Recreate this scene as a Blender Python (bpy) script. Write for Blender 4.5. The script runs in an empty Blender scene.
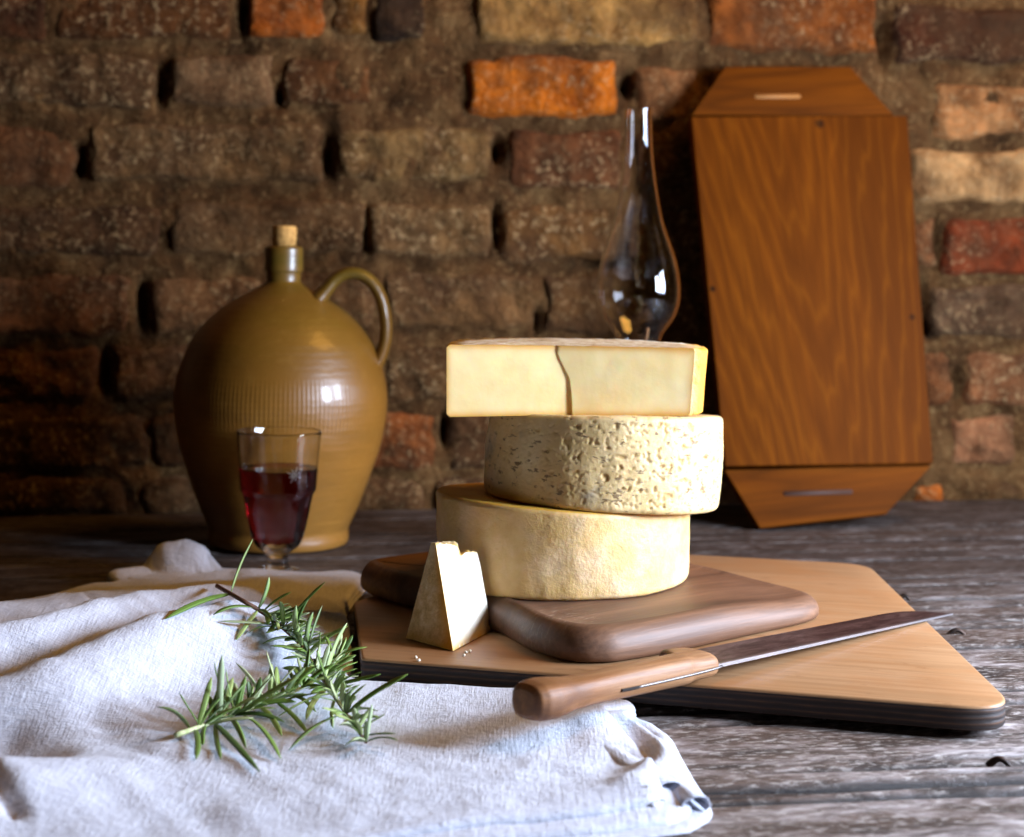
import bpy, bmesh, math, random
from math import pi, sin, cos, sqrt, exp, radians as R
from mathutils import Vector, Matrix, noise
from mathutils.geometry import delaunay_2d_cdt

random.seed(7)
sc = bpy.context.scene
C = sc.collection

# ------------------------------------------------------------------ camera numbers
H = 0.33            # eye height above the table top
F = 1750.0          # focal length in pixels of a 1024 wide frame
HY = 248.0          # row of the horizon
TH = R(6.5)         # the wall and the planks run at this angle


def P(px, py, z=0.0):
    """point at height z seen at a photo position"""
    y = (H - z) * F / (py - HY)
    return Vector(((px - 512) * y / F, y, z))


def PY(px, py, y):
    """point at depth y seen at a photo position"""
    return Vector(((px - 512) * y / F, y, H - (py - HY) * y / F))


# ------------------------------------------------------------------ scene helpers
def obj(name, me, mat=None, parent=None, loc=(0, 0, 0), rot=(0, 0, 0), smooth=True):
    o = bpy.data.objects.new(name, me)
    C.objects.link(o)
    o.location = loc
    o.rotation_euler = rot
    if mat is not None:
        for m in (mat if isinstance(mat, (list, tuple)) else [mat]):
            me.materials.append(m)
    if parent is not None:
        o.parent = parent
    if smooth:
        me.polygons.foreach_set('use_smooth', [True] * len(me.polygons))
    return o


def tag(o, label=None, cat=None, group=None, kind=None):
    if label: o['label'] = label
    if cat: o['category'] = cat
    if group: o['group'] = group
    if kind: o['kind'] = kind
    return o


def thing(name, label, cat, loc=(0, 0, 0), rot=(0, 0, 0), group=None):
    o = bpy.data.objects.new(name, None)
    o.empty_display_size = 0.02
    C.objects.link(o)
    o.location = loc
    o.rotation_euler = rot
    return tag(o, label, cat, group)


def mesh(name, verts, faces, mats=None):
    me = bpy.data.meshes.new(name)
    me.from_pydata([tuple(v) for v in verts], [], faces)
    if mats: me.polygons.foreach_set('material_index', mats)
    me.update()
    return me


def from_bm(bm, name='m'):
    me = bpy.data.meshes.new(name)
    bmesh.ops.recalc_face_normals(bm, faces=bm.faces)
    bm.to_mesh(me)
    bm.free()
    return me


def sharp(me, ang=40):
    me.set_sharp_from_angle(angle=R(ang))


def lathe(prof, seg=64, rmod=None):
    """prof: list of (r, z); r = 0 closes with a pole"""
    vs, fs, rows = [], [], []
    for r, z in prof:
        if r < 1e-6:
            rows.append([len(vs)]); vs.append((0, 0, z))
        else:
            row = []
            for i in range(seg):
                a = 2 * pi * i / seg
                rr = r * (rmod(a, r, z) if rmod else 1)
                row.append(len(vs)); vs.append((rr * cos(a), rr * sin(a), z))
            rows.append(row)
    for a, b in zip(rows, rows[1:]):
        for i in range(seg):
            j = (i + 1) % seg
            if len(a) == 1 and len(b) == 1: continue
            if len(a) == 1: fs.append((a[0], b[j], b[i]))
            elif len(b) == 1: fs.append((a[i], a[j], b[0]))
            else: fs.append((a[i], a[j], b[j], b[i]))
    me = mesh('lathe', vs, fs)
    bm = bmesh.new(); bm.from_mesh(me); bpy.data.meshes.remove(me)
    bmesh.ops.remove_doubles(bm, verts=bm.verts, dist=1e-6)
    bmesh.ops.recalc_face_normals(bm, faces=bm.faces)
    if bm.calc_volume(signed=True) < 0: bmesh.ops.reverse_faces(bm, faces=bm.faces)
    me = bpy.data.meshes.new('lathe'); bm.to_mesh(me); bm.free()
    return me
    return from_bm(bm, 'lathe')


def interp(tab, x):
    if x <= tab[0][0]: return tab[0][1]
    for (a, b), (c, d) in zip(tab, tab[1:]):
        if x <= c: return b + (d - b) * (x - a) / (c - a)
    return tab[-1][1]


def spline(pts, n=8):
    """Catmull-Rom through the points (tuples or Vectors)"""
    p = [Vector(q) for q in pts]
    p = [p[0] * 2 - p[1]] + p + [p[-1] * 2 - p[-2]]
    out = []
    for i in range(1, len(p) - 2):
        for k in range(n):
            t = k / n
            a, b, c, d = p[i - 1], p[i], p[i + 1], p[i + 2]
            out.append(0.5 * ((2 * b) + (c - a) * t + (2 * a - 5 * b + 4 * c - d) * t * t + (3 * b - a - 3 * c + d) * t ** 3))
    out.append(p[-2].copy())
    return out


def rounded_poly(pts, rad, n=8):
    out = []
    m = len(pts)
    for i in range(m):
        p, a, b = Vector(pts[i]), Vector(pts[i - 1]), Vector(pts[(i + 1) % m])
        r = rad[i] if isinstance(rad, (list, tuple)) else rad
        if r <= 0:
            out.append(p); continue
        da, db = (a - p).normalized(), (b - p).normalized()
        k = min(r / math.tan(da.angle(db) / 2), 0.45 * (a - p).length, 0.45 * (b - p).length)
        s, e = p + da * k, p + db * k
        for j in range(n + 1):
            t = j / n
            out.append((1 - t) ** 2 * s + 2 * t * (1 - t) * p + t * t * e)
    return out


def slab(poly, z0, z1, bev=0.002, seg=2, top_mat=0, side_mat=0):
    bm = bmesh.new()
    vs = [bm.verts.new((p[0], p[1], z0)) for p in poly]
    f = bm.faces.new(vs)
    ex = bmesh.ops.extrude_face_region(bm, geom=[f])
    top = [v for v in ex['geom'] if isinstance(v, bmesh.types.BMVert)]
    for v in top: v.co.z = z1
    bmesh.ops.recalc_face_normals(bm, faces=bm.faces)
    for fc in bm.faces:
        fc.material_index = top_mat if fc.normal.z > 0.5 else side_mat
    if bev:
        es = [e for e in bm.edges if abs(e.verts[0].co.z - e.verts[1].co.z) < 1e-7]
        bmesh.ops.bevel(bm, geom=es, offset=bev, segments=seg, profile=0.5, affect='EDGES')
        for fc in bm.faces:
            if fc.calc_center_median().z < z1 - bev * 1.02: fc.material_index = side_mat
    return from_bm(bm, 'slab')


def tube(path, rad, seg=10, cap=True, flat=None):
    """swept round (or elliptical: flat=(a,b)) tube; rad number or function of t"""
    n = len(path)
    vs, fs = [], []
    up = Vector((0, 0, 1))
    prev = None
    for i, p in enumerate(path):
        t = (path[min(i + 1, n - 1)] - path[max(i - 1, 0)]).normalized()
        if prev is None:
            s = t.cross(up)
            if s.length < 1e-3: s = t.cross(Vector((1, 0, 0)))
            s.normalize()
        else:
            s = (prev - t * prev.dot(t)).normalized()
        prev = s
        u = s.cross(t)
        r = rad(i / (n - 1)) if callable(rad) else rad
        fa, fb = flat if flat else (1, 1)
        for k in range(seg):
            a = 2 * pi * k / seg
            vs.append(p + s * (cos(a) * r * fa) + u * (sin(a) * r * fb))
    for i in range(n - 1):
        for k in range(seg):
            j = (k + 1) % seg
            fs.append((i * seg + k, i * seg + j, (i + 1) * seg + j, (i + 1) * seg + k))
    if cap:
        fs.append(tuple(range(seg - 1, -1, -1)))
        fs.append(tuple(range((n - 1) * seg, n * seg)))
    bm = bmesh.new()
    me = mesh('tube', vs, fs); bm.from_mesh(me); bpy.data.meshes.remove(me)
    return from_bm(bm, 'tube')


def join(meshes):
    bm = bmesh.new()
    for m in meshes:
        bm.from_mesh(m)
    for m in meshes: bpy.data.meshes.remove(m)
    me = bpy.data.meshes.new('joined'); bm.to_mesh(me); bm.free()
    return me


def fbm(x, y, z, oct=3):
    return noise.fractal((x, y, z), 0.6, 2.1, oct)


# ------------------------------------------------------------------ material helper
def lin(h):
    h = h.lstrip('#')
    v = [int(h[i:i + 2], 16) / 255 for i in (0, 2, 4)]
    return tuple((c / 12.92 if c <= 0.04045 else ((c + 0.055) / 1.055) ** 2.4) for c in v) + (1,)


class Mat:
    def __init__(s, name, **kw):
        s.m = bpy.data.materials.new(name); s.m.use_nodes = True
        s.t = s.m.node_tree
        s.b = s.t.nodes['Principled BSDF']
        for k, v in kw.items(): s.put(k.replace('_', ' '), v)

    def put(s, key, v):
        i = s.b.inputs[key]
        if hasattr(v, 'is_output'): s.t.links.new(v, i)
        else: i.default_value = lin(v) if isinstance(v, str) else v
        return s

    def n(s, typ, **kw):
        nd = s.t.nodes.new(typ)
        for k, v in kw.items(): setattr(nd, k, v)
        return nd

    def link(s, v, i):
        if v is None: return
        if hasattr(v, 'is_output'): s.t.links.new(v, i)
        else: i.default_value = lin(v) if isinstance(v, str) else v

    def co(s, scale=(1, 1, 1), rot=(0, 0, 0), loc=(0, 0, 0)):
        tc = s.n('ShaderNodeTexCoord')
        mp = s.n('ShaderNodeMapping')
        s.t.links.new(tc.outputs['Object'], mp.inputs['Vector'])
        mp.inputs['Scale'].default_value = scale
        mp.inputs['Rotation'].default_value = rot
        mp.inputs['Location'].default_value = loc
        return mp.outputs['Vector']

    def noise(s, vec, scale, detail=4, rough=0.55, dist=0.0):
        nd = s.n('ShaderNodeTexNoise')
        s.link(vec, nd.inputs['Vector'])
        nd.inputs['Scale'].default_value = scale
        nd.inputs['Detail'].default_value = detail
        nd.inputs['Roughness'].default_value = rough
        nd.inputs['Distortion'].default_value = dist
        return nd.outputs['Fac']

    def vor(s, vec, scale, feature='F1', rnd=1.0):
        nd = s.n('ShaderNodeTexVoronoi', feature=feature)
        s.link(vec, nd.inputs['Vector'])
        nd.inputs['Scale'].default_value = scale
        nd.inputs['Randomness'].default_value = rnd
        return nd.outputs['Distance']

    def wave(s, vec, scale, dist=0, detail=2, dscale=1, kind='BANDS', dirn='X', prof='SIN'):
        nd = s.n('ShaderNodeTexWave', wave_type=kind, wave_profile=prof)
        if kind == 'BANDS': nd.bands_direction = dirn
        else: nd.rings_direction = dirn
        s.link(vec, nd.inputs['Vector'])
        nd.inputs['Scale'].default_value = scale
        nd.inputs['Distortion'].default_value = dist
        nd.inputs['Detail'].default_value = detail
        nd.inputs['Detail Scale'].default_value = dscale
        return nd.outputs['Fac']

    def ramp(s, fac, stops):
        nd = s.n('ShaderNodeValToRGB')
        s.link(fac, nd.inputs['Fac'])
        cr = nd.color_ramp
        while len(cr.elements) < len(stops): cr.elements.new(0.5)
        for e, (p, c) in zip(cr.elements, stops):
            e.position = p
            e.color = lin(c) if isinstance(c, str) else (c, c, c, 1)
        return nd.outputs['Color']

    def mix(s, fac, a, b, mode='MIX'):
        nd = s.n('ShaderNodeMix', data_type='RGBA', blend_type=mode)
        s.link(fac, nd.inputs[0]); s.link(a, nd.inputs[6]); s.link(b, nd.inputs[7])
        return nd.outputs[2]

    def math(s, op, a, b=None, c=None):
        nd = s.n('ShaderNodeMath', operation=op)
        s.link(a, nd.inputs[0]); s.link(b, nd.inputs[1]); s.link(c, nd.inputs[2])
        return nd.outputs[0]

    def attr(s, name, out='Color'):
        nd = s.n('ShaderNodeAttribute', attribute_name=name)
        return nd.outputs[out]

    def sep(s, vec):
        nd = s.n('ShaderNodeSeparateXYZ'); s.link(vec, nd.inputs[0])
        return nd.outputs

    def bump(s, height, strength=0.5, dist=0.002):
        nd = s.n('ShaderNodeBump')
        nd.inputs['Strength'].default_value = strength
        nd.inputs['Distance'].default_value = dist
        s.link(height, nd.inputs['Height'])
        if s.b.inputs['Normal'].is_linked:
            s.t.links.new(s.b.inputs['Normal'].links[0].from_socket, nd.inputs['Normal'])
        s.t.links.new(nd.outputs['Normal'], s.b.inputs['Normal'])
        return s


def color_attr(me, cols):
    a = me.color_attributes.new('Tint', 'FLOAT_COLOR', 'POINT')
    flat = []
    for c in cols: flat += list(c[:3]) + [1.0]
    a.data.foreach_set('color', flat)


def float_attr(me, name, vals):
    a = me.attributes.new(name, 'FLOAT', 'POINT')
    a.data.foreach_set('value', vals)


# ================================================================== MATERIALS
def m_brick():
    m = Mat('old brick', Roughness=0.95)
    m.put('Specular IOR Level', 0.15)
    v = m.co()
    t = m.attr('Tint')
    n1 = m.noise(v, 22, 6, 0.65)
    n2 = m.noise(v, 90, 5, 0.7)
    c = m.mix(m.ramp(n1, [(0.34, 0.0), (0.66, 1.0)]), m.mix(1.0, t, '#8a7d6c', 'MULTIPLY'), t)
    soot = m.ramp(m.noise(v, 9, 5, 0.6, 0.5), [(0.42, 0.0), (0.66, 0.75)])
    c = m.mix(soot, c, '#523720')
    # pale lime specks left on the face
    sp = m.ramp(m.noise(v, 120, 5, 0.75), [(0.53, 0.0), (0.64, 0.8)])
    area = m.ramp(m.noise(v, 7, 3), [(0.36, 0.0), (0.58, 0.8)])
    c = m.mix(m.math('MULTIPLY', sp, area), c, '#bf9c6c')
    m.put('Base Color', c)
    m.bump(n2, 0.8, 0.009).bump(m.noise(v, 30, 6, 0.7), 0.9, 0.018)
    return m.m


def m_mortar():
    m = Mat('old lime mortar', Roughness=0.97)
    m.put('Specular IOR Level', 0.1)
    v = m.co()
    n1 = m.noise(v, 14, 6, 0.65)
    c = m.ramp(n1, [(0.3, '#2f1d0d'), (0.5, '#5e3f22'), (0.72, '#826039')])
    sp = m.ramp(m.noise(v, 110, 5, 0.75), [(0.54, 0.0), (0.68, 0.6)])
    c = m.mix(sp, c, '#b08a58')
    m.put('Base Color', c)
    m.bump(m.noise(v, 120, 5, 0.75), 0.9, 0.009).bump(m.noise(v, 35, 5, 0.7), 0.9, 0.018)
    return m.m


def m_table():
    m = Mat('weathered plank wood', Roughness=0.6)
    m.put('Specular IOR Level', 0.45)
    v = m.co((4.5, 13, 10))
    vf = m.co((22, 85, 40))
    g = m.noise(v, 3.2, 8, 0.65, 0.6)
    gf = m.noise(vf, 2.0, 8, 0.75, 0.3)
    grit = m.noise(m.co((45, 130, 60)), 2.0, 4, 0.7)
    big = m.noise(m.co((1.0, 4.5, 1)), 3.0, 4)
    c = m.ramp(g, [(0.37, '#17100c'), (0.47, '#4a3d35'), (0.55, '#80746f'), (0.67, '#bdb5b3')])
    c = m.mix(m.ramp(gf, [(0.38, 0.85), (0.52, 0.0)]), c, '#2a1d15')
    c = m.mix(m.ramp(big, [(0.42, 0.0), (0.66, 0.6)]), c, '#5a4230')
    c = m.mix(m.ramp(grit, [(0.52, 0.0), (0.62, 0.55)]), c, '#c4bcb4')
    # planks browner by the wall, with the shade there put into their colour
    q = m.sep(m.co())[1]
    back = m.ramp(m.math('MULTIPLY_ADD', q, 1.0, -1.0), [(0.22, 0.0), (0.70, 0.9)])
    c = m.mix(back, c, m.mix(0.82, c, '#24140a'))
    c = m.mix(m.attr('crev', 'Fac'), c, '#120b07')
    m.put('Base Color', c)
    m.put('Roughness', m.ramp(g, [(0.3, 0.75), (0.7, 0.5)]))
    m.bump(gf, 0.6, 0.0025).bump(g, 0.8, 0.006)
    return m.m


def m_jug(band0, band1):
    m = Mat('salt glazed stoneware', Roughness=0.4)
    m.put('Specular IOR Level', 0.42)
    tc = m.co()
    x, y, z = m.sep(tc)
    n1 = m.noise(m.co((1, 1, 5)), 9, 5, 0.6)
    n2 = m.noise(tc, 60, 4, 0.6)
    zz = m.math('MULTIPLY', z, 3.0)
    base = m.ramp(zz, [(0.0, '#94662a'), (0.35, '#8b5b1f'), (0.62, '#6c4812'), (0.95, '#5b4711')])
    c = m.mix(m.ramp(n1, [(0.35, 0.0), (0.7, 0.6)]), base, '#6f4a18')
    c = m.mix(m.ramp(n2, [(0.55, 0.0), (0.8, 0.15)]), c, '#a37c3c')
    m.put('Base Color', c)
    # combed vertical lines in a band round the belly, throwing rings above
    ang = m.math('ARCTAN2', y, x)
    comb = m.math('SINE', m.math('MULTIPLY', ang, 150.0))
    lo = m.math('SMOOTH_MIN', m.math('MAXIMUM', m.math('MULTIPLY', m.math('SUBTRACT', z, band0), 60.0), 0.0), 1.0, 0.1)
    hi = m.math('SMOOTH_MIN', m.math('MAXIMUM', m.math('MULTIPLY', m.math('SUBTRACT', band1, z), 60.0), 0.0), 1.0, 0.1)
    m.bump(m.math('MULTIPLY', comb, m.math('MULTIPLY', lo, hi)), 0.16, 0.0012)
    rings = m.math('SINE', m.math('MULTIPLY', z, 900.0))
    m.bump(rings, 0.05, 0.0008)
    m.bump(m.noise(m.co((1, 1, 3)), 25, 3), 0.2, 0.004)
    m.put('Coat Weight', 0.25); m.put('Coat Roughness', 0.12)
    return m.m


def m_simple(name, col, rough=0.5, **kw):
    m = Mat(name, Roughness=rough)
    m.put('Base Color', col)
    for k, v in kw.items(): m.put(k.replace('_', ' '), v)
    return m.m


def m_cork():
    m = Mat('cork', Roughness=0.85)
    v = m.co()
    c = m.ramp(m.noise(v, 160, 4, 0.7), [(0.35, '#9a6a30'), (0.6, '#c8974f')])
    m.put('Base Color', c)
    m.bump(m.noise(v, 200, 3), 0.4, 0.002)
    return m.m


def m_glass(name, tint='#ffffff', rough=0.0, ior=1.5):
    m = Mat(name, Roughness=rough, IOR=ior)
    m.put('Transmission Weight', 1.0)
    m.put('Base Color', tint)
    return m.m


def m_wood(name, cols, along='Z', scale=1.0, rough=0.45, knots=(), spec=0.4, fine=1.0, ringy=4.0, bump=0.25):
    """cols: dark, mid, light. Grain runs along the given local axis"""
    m = Mat(name, Roughness=rough)
    m.put('Specular IOR Level', spec)
    st = {'X': (0.10, 1, 1), 'Y': (1, 0.10, 1), 'Z': (1, 1, 0.10)}[along]
    sf = {'X': (0.04, 1, 1), 'Y': (1, 0.04, 1), 'Z': (1, 1, 0.04)}[along]
    v = m.co(st, loc=(0.13, 0.31, 0.02))
    warp = m.noise(v, 9 * scale, 3, 0.5)
    rings = m.math('FRACT', m.math('MULTIPLY', warp, ringy * 2.2))
    rings = m.math('ABSOLUTE', m.math('SUBTRACT', m.math('MULTIPLY', rings, 2.0), 1.0))
    fib = m.noise(m.co(sf), 220 * scale * fine, 5, 0.7)
    big = m.noise(v, 14 * scale, 4, 0.6, 0.4)
    c = m.ramp(rings, [(0.0, cols[0]), (0.35, cols[1]), (1.0, cols[2])])
    c = m.mix(m.ramp(big, [(0.35, 0.0), (0.7, 0.65)]), c, cols[1])
    c = m.mix(m.ramp(fib, [(0.4, 0.45), (0.6, 0.0)]), c, cols[0])
    o = m.co()
    for (kx, ky, kz, kr, kc) in knots:
        nd = m.n('ShaderNodeVectorMath', operation='DISTANCE')
        m.link(o, nd.inputs[0]); nd.inputs[1].default_value = (kx, ky, kz)
        f = m.ramp(m.math('DIVIDE', nd.outputs['Value'], kr), [(0.45, 1.0), (1.0, 0.0)])
        c = m.mix(f, c, kc)
    m.put('Base Color', c)
    m.bump(fib, bump, 0.0012).bump(rings, bump * 0.3, 0.0012)
    return m, c


def m_plyedge():
    m = Mat('dark plywood edge', Roughness=0.65)
    z = m.sep(m.co())[2]
    zw = m.math('ADD', m.math('MULTIPLY', z, 1.0), m.math('MULTIPLY', m.noise(m.co((3, 3, 1)), 4, 2), 0.0012))
    st = m.math('SINE', m.math('MULTIPLY', zw, 1450.0))
    c = m.ramp(m.math('MULTIPLY_ADD', st, 0.5, 0.5), [(0.0, '#1d120c'), (0.62, '#38241a'), (0.92, '#442c1c'), (1.0, '#5c3c22')])
    c = m.mix(m.ramp(m.noise(m.co((8, 8, 60)), 6, 5, 0.7), [(0.4, 0.6), (0.62, 0.0)]), c, '#1c100a')
    m.put('Base Color', c)
    m.bump(st, 0.2, 0.001).bump(m.noise(m.co((20, 20, 200)), 5, 4), 0.4, 0.001)
    return m.m


def m_rind_plain():
    m = Mat('pale washed rind', Roughness=0.55)
    v = m.co()
    z = m.sep(v)[2]
    n1 = m.noise(v, 26, 5, 0.6)
    n2 = m.noise(v, 130, 4, 0.65)
    c = m.ramp(n1, [(0.3, '#d4a75c'), (0.52, '#dfb878'), (0.72, '#e9c798')])
    bloom = m.ramp(m.noise(m.co(loc=(0.2, 0.1, 0)), 17, 5, 0.7), [(0.50, 0.0), (0.72, 0.6)])
    c = m.mix(bloom, c, '#efd2ac')
    c = m.mix(m.ramp(m.noise(v, 60, 3), [(0.68, 0.0), (0.76, 0.5)]), c, '#b98d4a')
    top = m.attr('top', 'Fac')
    c = m.mix(top, c, m.ramp(n1, [(0.3, '#d29a2c'), (0.7, '#e2b550')]))
    m.put('Base Color', c)
    m.put('Subsurface Weight', 0.5); m.put('Subsurface Radius', (0.03, 0.016, 0.005)); m.put('Subsurface Scale', 0.12)
    m.bump(n2, 0.4, 0.002).bump(m.noise(v, 60, 5, 0.75), 0.4, 0.0035)
    return m.m


def m_rind_pitted():
    m = Mat('pitted cheese rind', Roughness=0.6)
    v = m.co()
    pit = m.attr('pit', 'Fac')
    n1 = m.noise(v, 22, 5, 0.6)
    c = m.ramp(n1, [(0.3, '#cfa968'), (0.55, '#dcbd84'), (0.75, '#e6d0a2')])
    mould = m.ramp(m.noise(m.co(loc=(0.4, 0.15, 0.2)), 24, 4, 0.55), [(0.57, 0.0), (0.70, 0.7)])
    c = m.mix(mould, c, '#8a8170')
    sp = m.ramp(m.noise(m.co((1, 1, 2.2)), 95, 3, 0.6), [(0.60, 0.0), (0.66, 0.85)])
    c = m.mix(sp, c, '#6f5230')
    c = m.mix(m.ramp(pit, [(0.15, 0.0), (0.9, 0.6)]), c, '#b08440')
    m.put('Base Color', c)
    m.put('Subsurface Weight', 0.35); m.put('Subsurface Radius', (0.02, 0.012, 0.004)); m.put('Subsurface Scale', 0.12)
    m.bump(m.noise(v, 160, 4, 0.7), 0.35, 0.002)
    return m.m


def m_paste():
    m = Mat('cut cheese paste', Roughness=0.45)
    v = m.co()
    rim = m.attr('rim', 'Fac')
    n1 = m.noise(v, 18, 4)
    c = m.ramp(n1, [(0.3, '#f2d08c'), (0.7, '#fae2aa')])
    c = m.mix(rim, c, '#d8952a')
    holes = m.ramp(m.vor(v, 42), [(0.028, 1.0), (0.05, 0.0)])
    c = m.mix(m.math('MULTIPLY', holes, 0.6), c, '#b78c45')
    m.put('Base Color', c)
    m.put('Subsurface Weight', 0.6); m.put('Subsurface Radius', (0.03, 0.016, 0.005)); m.put('Subsurface Scale', 0.12)
    m.bump(m.noise(v, 90, 4), 0.15, 0.002)
    m.bump(m.math('MULTIPLY', holes, -1.0), 0.5, 0.003)
    return m.m


def m_paste_white():
    m = Mat('white cheese paste', Roughness=0.6)
    v = m.co()
    rim = m.attr('rim', 'Fac')
    c = m.mix(rim, m.ramp(m.noise(v, 30, 4), [(0.3, '#e4dac4'), (0.7, '#efe7d6')]), '#e3b95a')
    m.put('Base Color', c)
    m.put('Subsurface Weight', 0.3); m.put('Subsurface Radius', (0.008, 0.006, 0.003)); m.put('Subsurface Scale', 0.2)
    m.bump(m.noise(v, 110, 5, 0.7), 0.35, 0.003)
    return m.m


def m_rind_crust(name, a, b, c3):
    m = Mat(name, Roughness=0.75)
    v = m.co()
    rim = m.attr('rim', 'Fac')
    c = m.ramp(m.noise(v, 90, 5, 0.7), [(0.35, a), (0.5, b), (0.65, c3)])
    c = m.mix(m.ramp(m.noise(v, 28, 4), [(0.45, 0.0), (0.7, 0.6)]), c, c3)
    c = m.mix(rim, c, '#e59c22')
    m.put('Base Color', c)
    m.put('Subsurface Weight', 0.1); m.put('Subsurface Radius', (0.008, 0.004, 0.001)); m.put('Subsurface Scale', 0.5)
    m.bump(m.noise(v, 140, 5, 0.7), 0.6, 0.003)
    return m.m


def m_linen():
    m = Mat('washed linen', Roughness=0.95)
    m.put('Specular IOR Level', 0.1)
    v = m.co()
    warp = m.noise(m.co((90, 6, 1)), 8, 3, 0.6)
    weft = m.noise(m.co((6, 90, 1)), 8, 3, 0.6)
    w = m.math('ADD', warp, weft)
    c = m.ramp(m.math('MULTIPLY', w, 0.5), [(0.32, '#b6b8c3'), (0.5, '#c9ccd7'), (0.66, '#dadde6')])
    m.put('Base Color', c)
    m.put('Sheen Weight', 0.15)
    m.bump(w, 0.35, 0.0018).bump(m.noise(v, 150, 5, 0.7), 0.45, 0.004)
    return m.m


def m_leaf():
    m = Mat('rosemary leaf', Roughness=0.5)
    t = m.attr('Tint')
    m.put('Base Color', t)
    m.put('Subsurface Weight', 0.08); m.put('Subsurface Radius', (0.002, 0.003, 0.001))
    m.put('Specular IOR Level', 0.4)
    return m.m


def m_blade():
    m = Mat('stained blade steel', Roughness=0.4, Metallic=0.85)
    v = m.co((2, 6, 1))
    n1 = m.noise(v, 14, 6, 0.7, 0.6)
    c = m.ramp(n1, [(0.3, '#33262a'), (0.5, '#5b484a'), (0.72, '#8a7a7c')])
    e = m.attr('edge', 'Fac')
    c = m.mix(e, c, '#d8d6d4')
    m.put('Base Color', c)
    m.put('Roughness', m.ramp(n1, [(0.3, 0.5), (0.7, 0.32)]))
    m.bump(m.noise(m.co((8, 60, 1)), 12, 4), 0.15, 0.001)
    return m.m


BRICK, MORTAR, TABLE = m_brick(), m_mortar(), m_table()
LINEN, LEAF = m_linen(), m_leaf()

# ================================================================== CAMERA
cam = bpy.data.objects.new('camera', bpy.data.cameras.new('camera'))
C.objects.link(cam)
cam.location = (0, 0, H)
cam.rotation_euler = (pi / 2, 0, 0)
cam.data.sensor_width = 36
cam.data.lens = F / 1024 * 36
cam.data.shift_y = (HY - 418.5) / 1024
cam.data.clip_start = 0.02
cam.data.dof.use_dof = True
cam.data.dof.focus_distance = 1.31
cam.data.dof.aperture_fstop = 6.8
sc.camera = cam

# ================================================================== WALL
WQ = 2.2527 * cos(TH)       # distance of the mortar plane, along the wall normal
CT, ST = cos(TH), sin(TH)


def wall_uz(px, py):
    y = 2.2527 / (1 - 0.11394 * (px - 512) / F)
    x = (px - 512) * y / F
    return x * CT + y * ST, H - (py - HY) * y / F


# px x0, y0, x1, y1, colour, proud (mm)
BR = [
    (-60, -22, 50, 40, '#4d2f1b', 9), (55, -20, 234, 38, '#5c3d22', 10), (247, -22, 326, 40, '#bd6a1c', 14),
    (330, -20, 368, 38, '#84602f', 8), (371, -20, 428, 40, '#2c221c', 10), (473, -18, 698, 46, '#a98a58', 15),
    (706, -18, 878, 52, '#8a5426', 12), (893, 6, 1060, 64, '#43281a', 12),
    (-60, 52, 155, 108, '#5d4934', 9), (168, 53, 275, 108, '#7b6550', 12), (284, 55, 372, 106, '#63442a', 7),
    (465, 57, 618, 116, '#c0701a', 16), (634, 67, 702, 118, '#8a6648', 8), (712, 66, 866, 122, '#7c5a38', 7), (932, 83, 1065, 138, '#b08660', 12),
    (-60, 128, 74, 188, '#69482f', 10), (89, 122, 321, 183, '#6d583f', 10), (337, 126, 491, 181, '#7d6848', 10),
    (507, 128, 622, 190, '#69452d', 9), (632, 132, 700, 190, '#4d3524', 5), (716, 134, 890, 196, '#70502f', 6), (908, 148, 1065, 203, '#bd9f7a', 14),
    (-60, 204, 163, 259, '#4f3a27', 10), (168, 200, 363, 258, '#715b42', 10), (368, 202, 492, 259, '#7b6549', 10),
    (501, 206, 608, 262, '#725636', 8), (622, 204, 700, 262, '#543c28', 6), (712, 208, 905, 266, '#6d4d30', 6), (910, 220, 938, 266, '#7c5940', 5), (943, 219, 1065, 275, '#7e3d22', 14),
    (-60, 274, 133, 335, '#76543c', 10), (151, 275, 268, 332, '#7f6146', 10), (276, 272, 376, 332, '#6f573e', 8), (384, 272, 532, 331, '#71593e', 9),
    (543, 276, 700, 334, '#5f482f', 6), (706, 278, 915, 338, '#6d4d30', 6), (930, 284, 1065, 339, '#5c4c40', 12),
    (-60, 347, 98, 402, '#694c38', 10), (108, 345, 205, 402, '#6d5644', 8), (215, 345, 372, 402, '#5a4432', 7), (381, 344, 520, 402, '#604a32', 7), (530, 345, 700, 402, '#5a432c', 6), (712, 347, 912, 405, '#6d4d30', 6), (922, 350, 955, 407, '#7a5236', 8), (963, 352, 1065, 406, '#8d644a', 12),
    (-60, 415, 150, 470, '#54402e', 8), (152, 412, 300, 468, '#6a5340', 8), (310, 414, 438, 472, '#85502a', 9), (448, 414, 640, 470, '#573f2a', 7), (650, 414, 900, 470, '#6d4d30', 6), (947, 414, 1017, 466, '#96705a', 10), (1022, 414, 1075, 466, '#8a6048', 8),
    (-60, 478, 132, 516, '#55422e', 8), (140, 476, 262, 516, '#6c5a48', 8), (270, 478, 425, 516, '#5d4630', 7), (433, 478, 640, 516, '#573f2a', 7), (650, 478, 900, 516, '#6d4d30', 6), (912, 484, 946, 506, '#b86b26', 12), (952, 478, 1075, 500, '#6f5a3e', 4),
]


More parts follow.
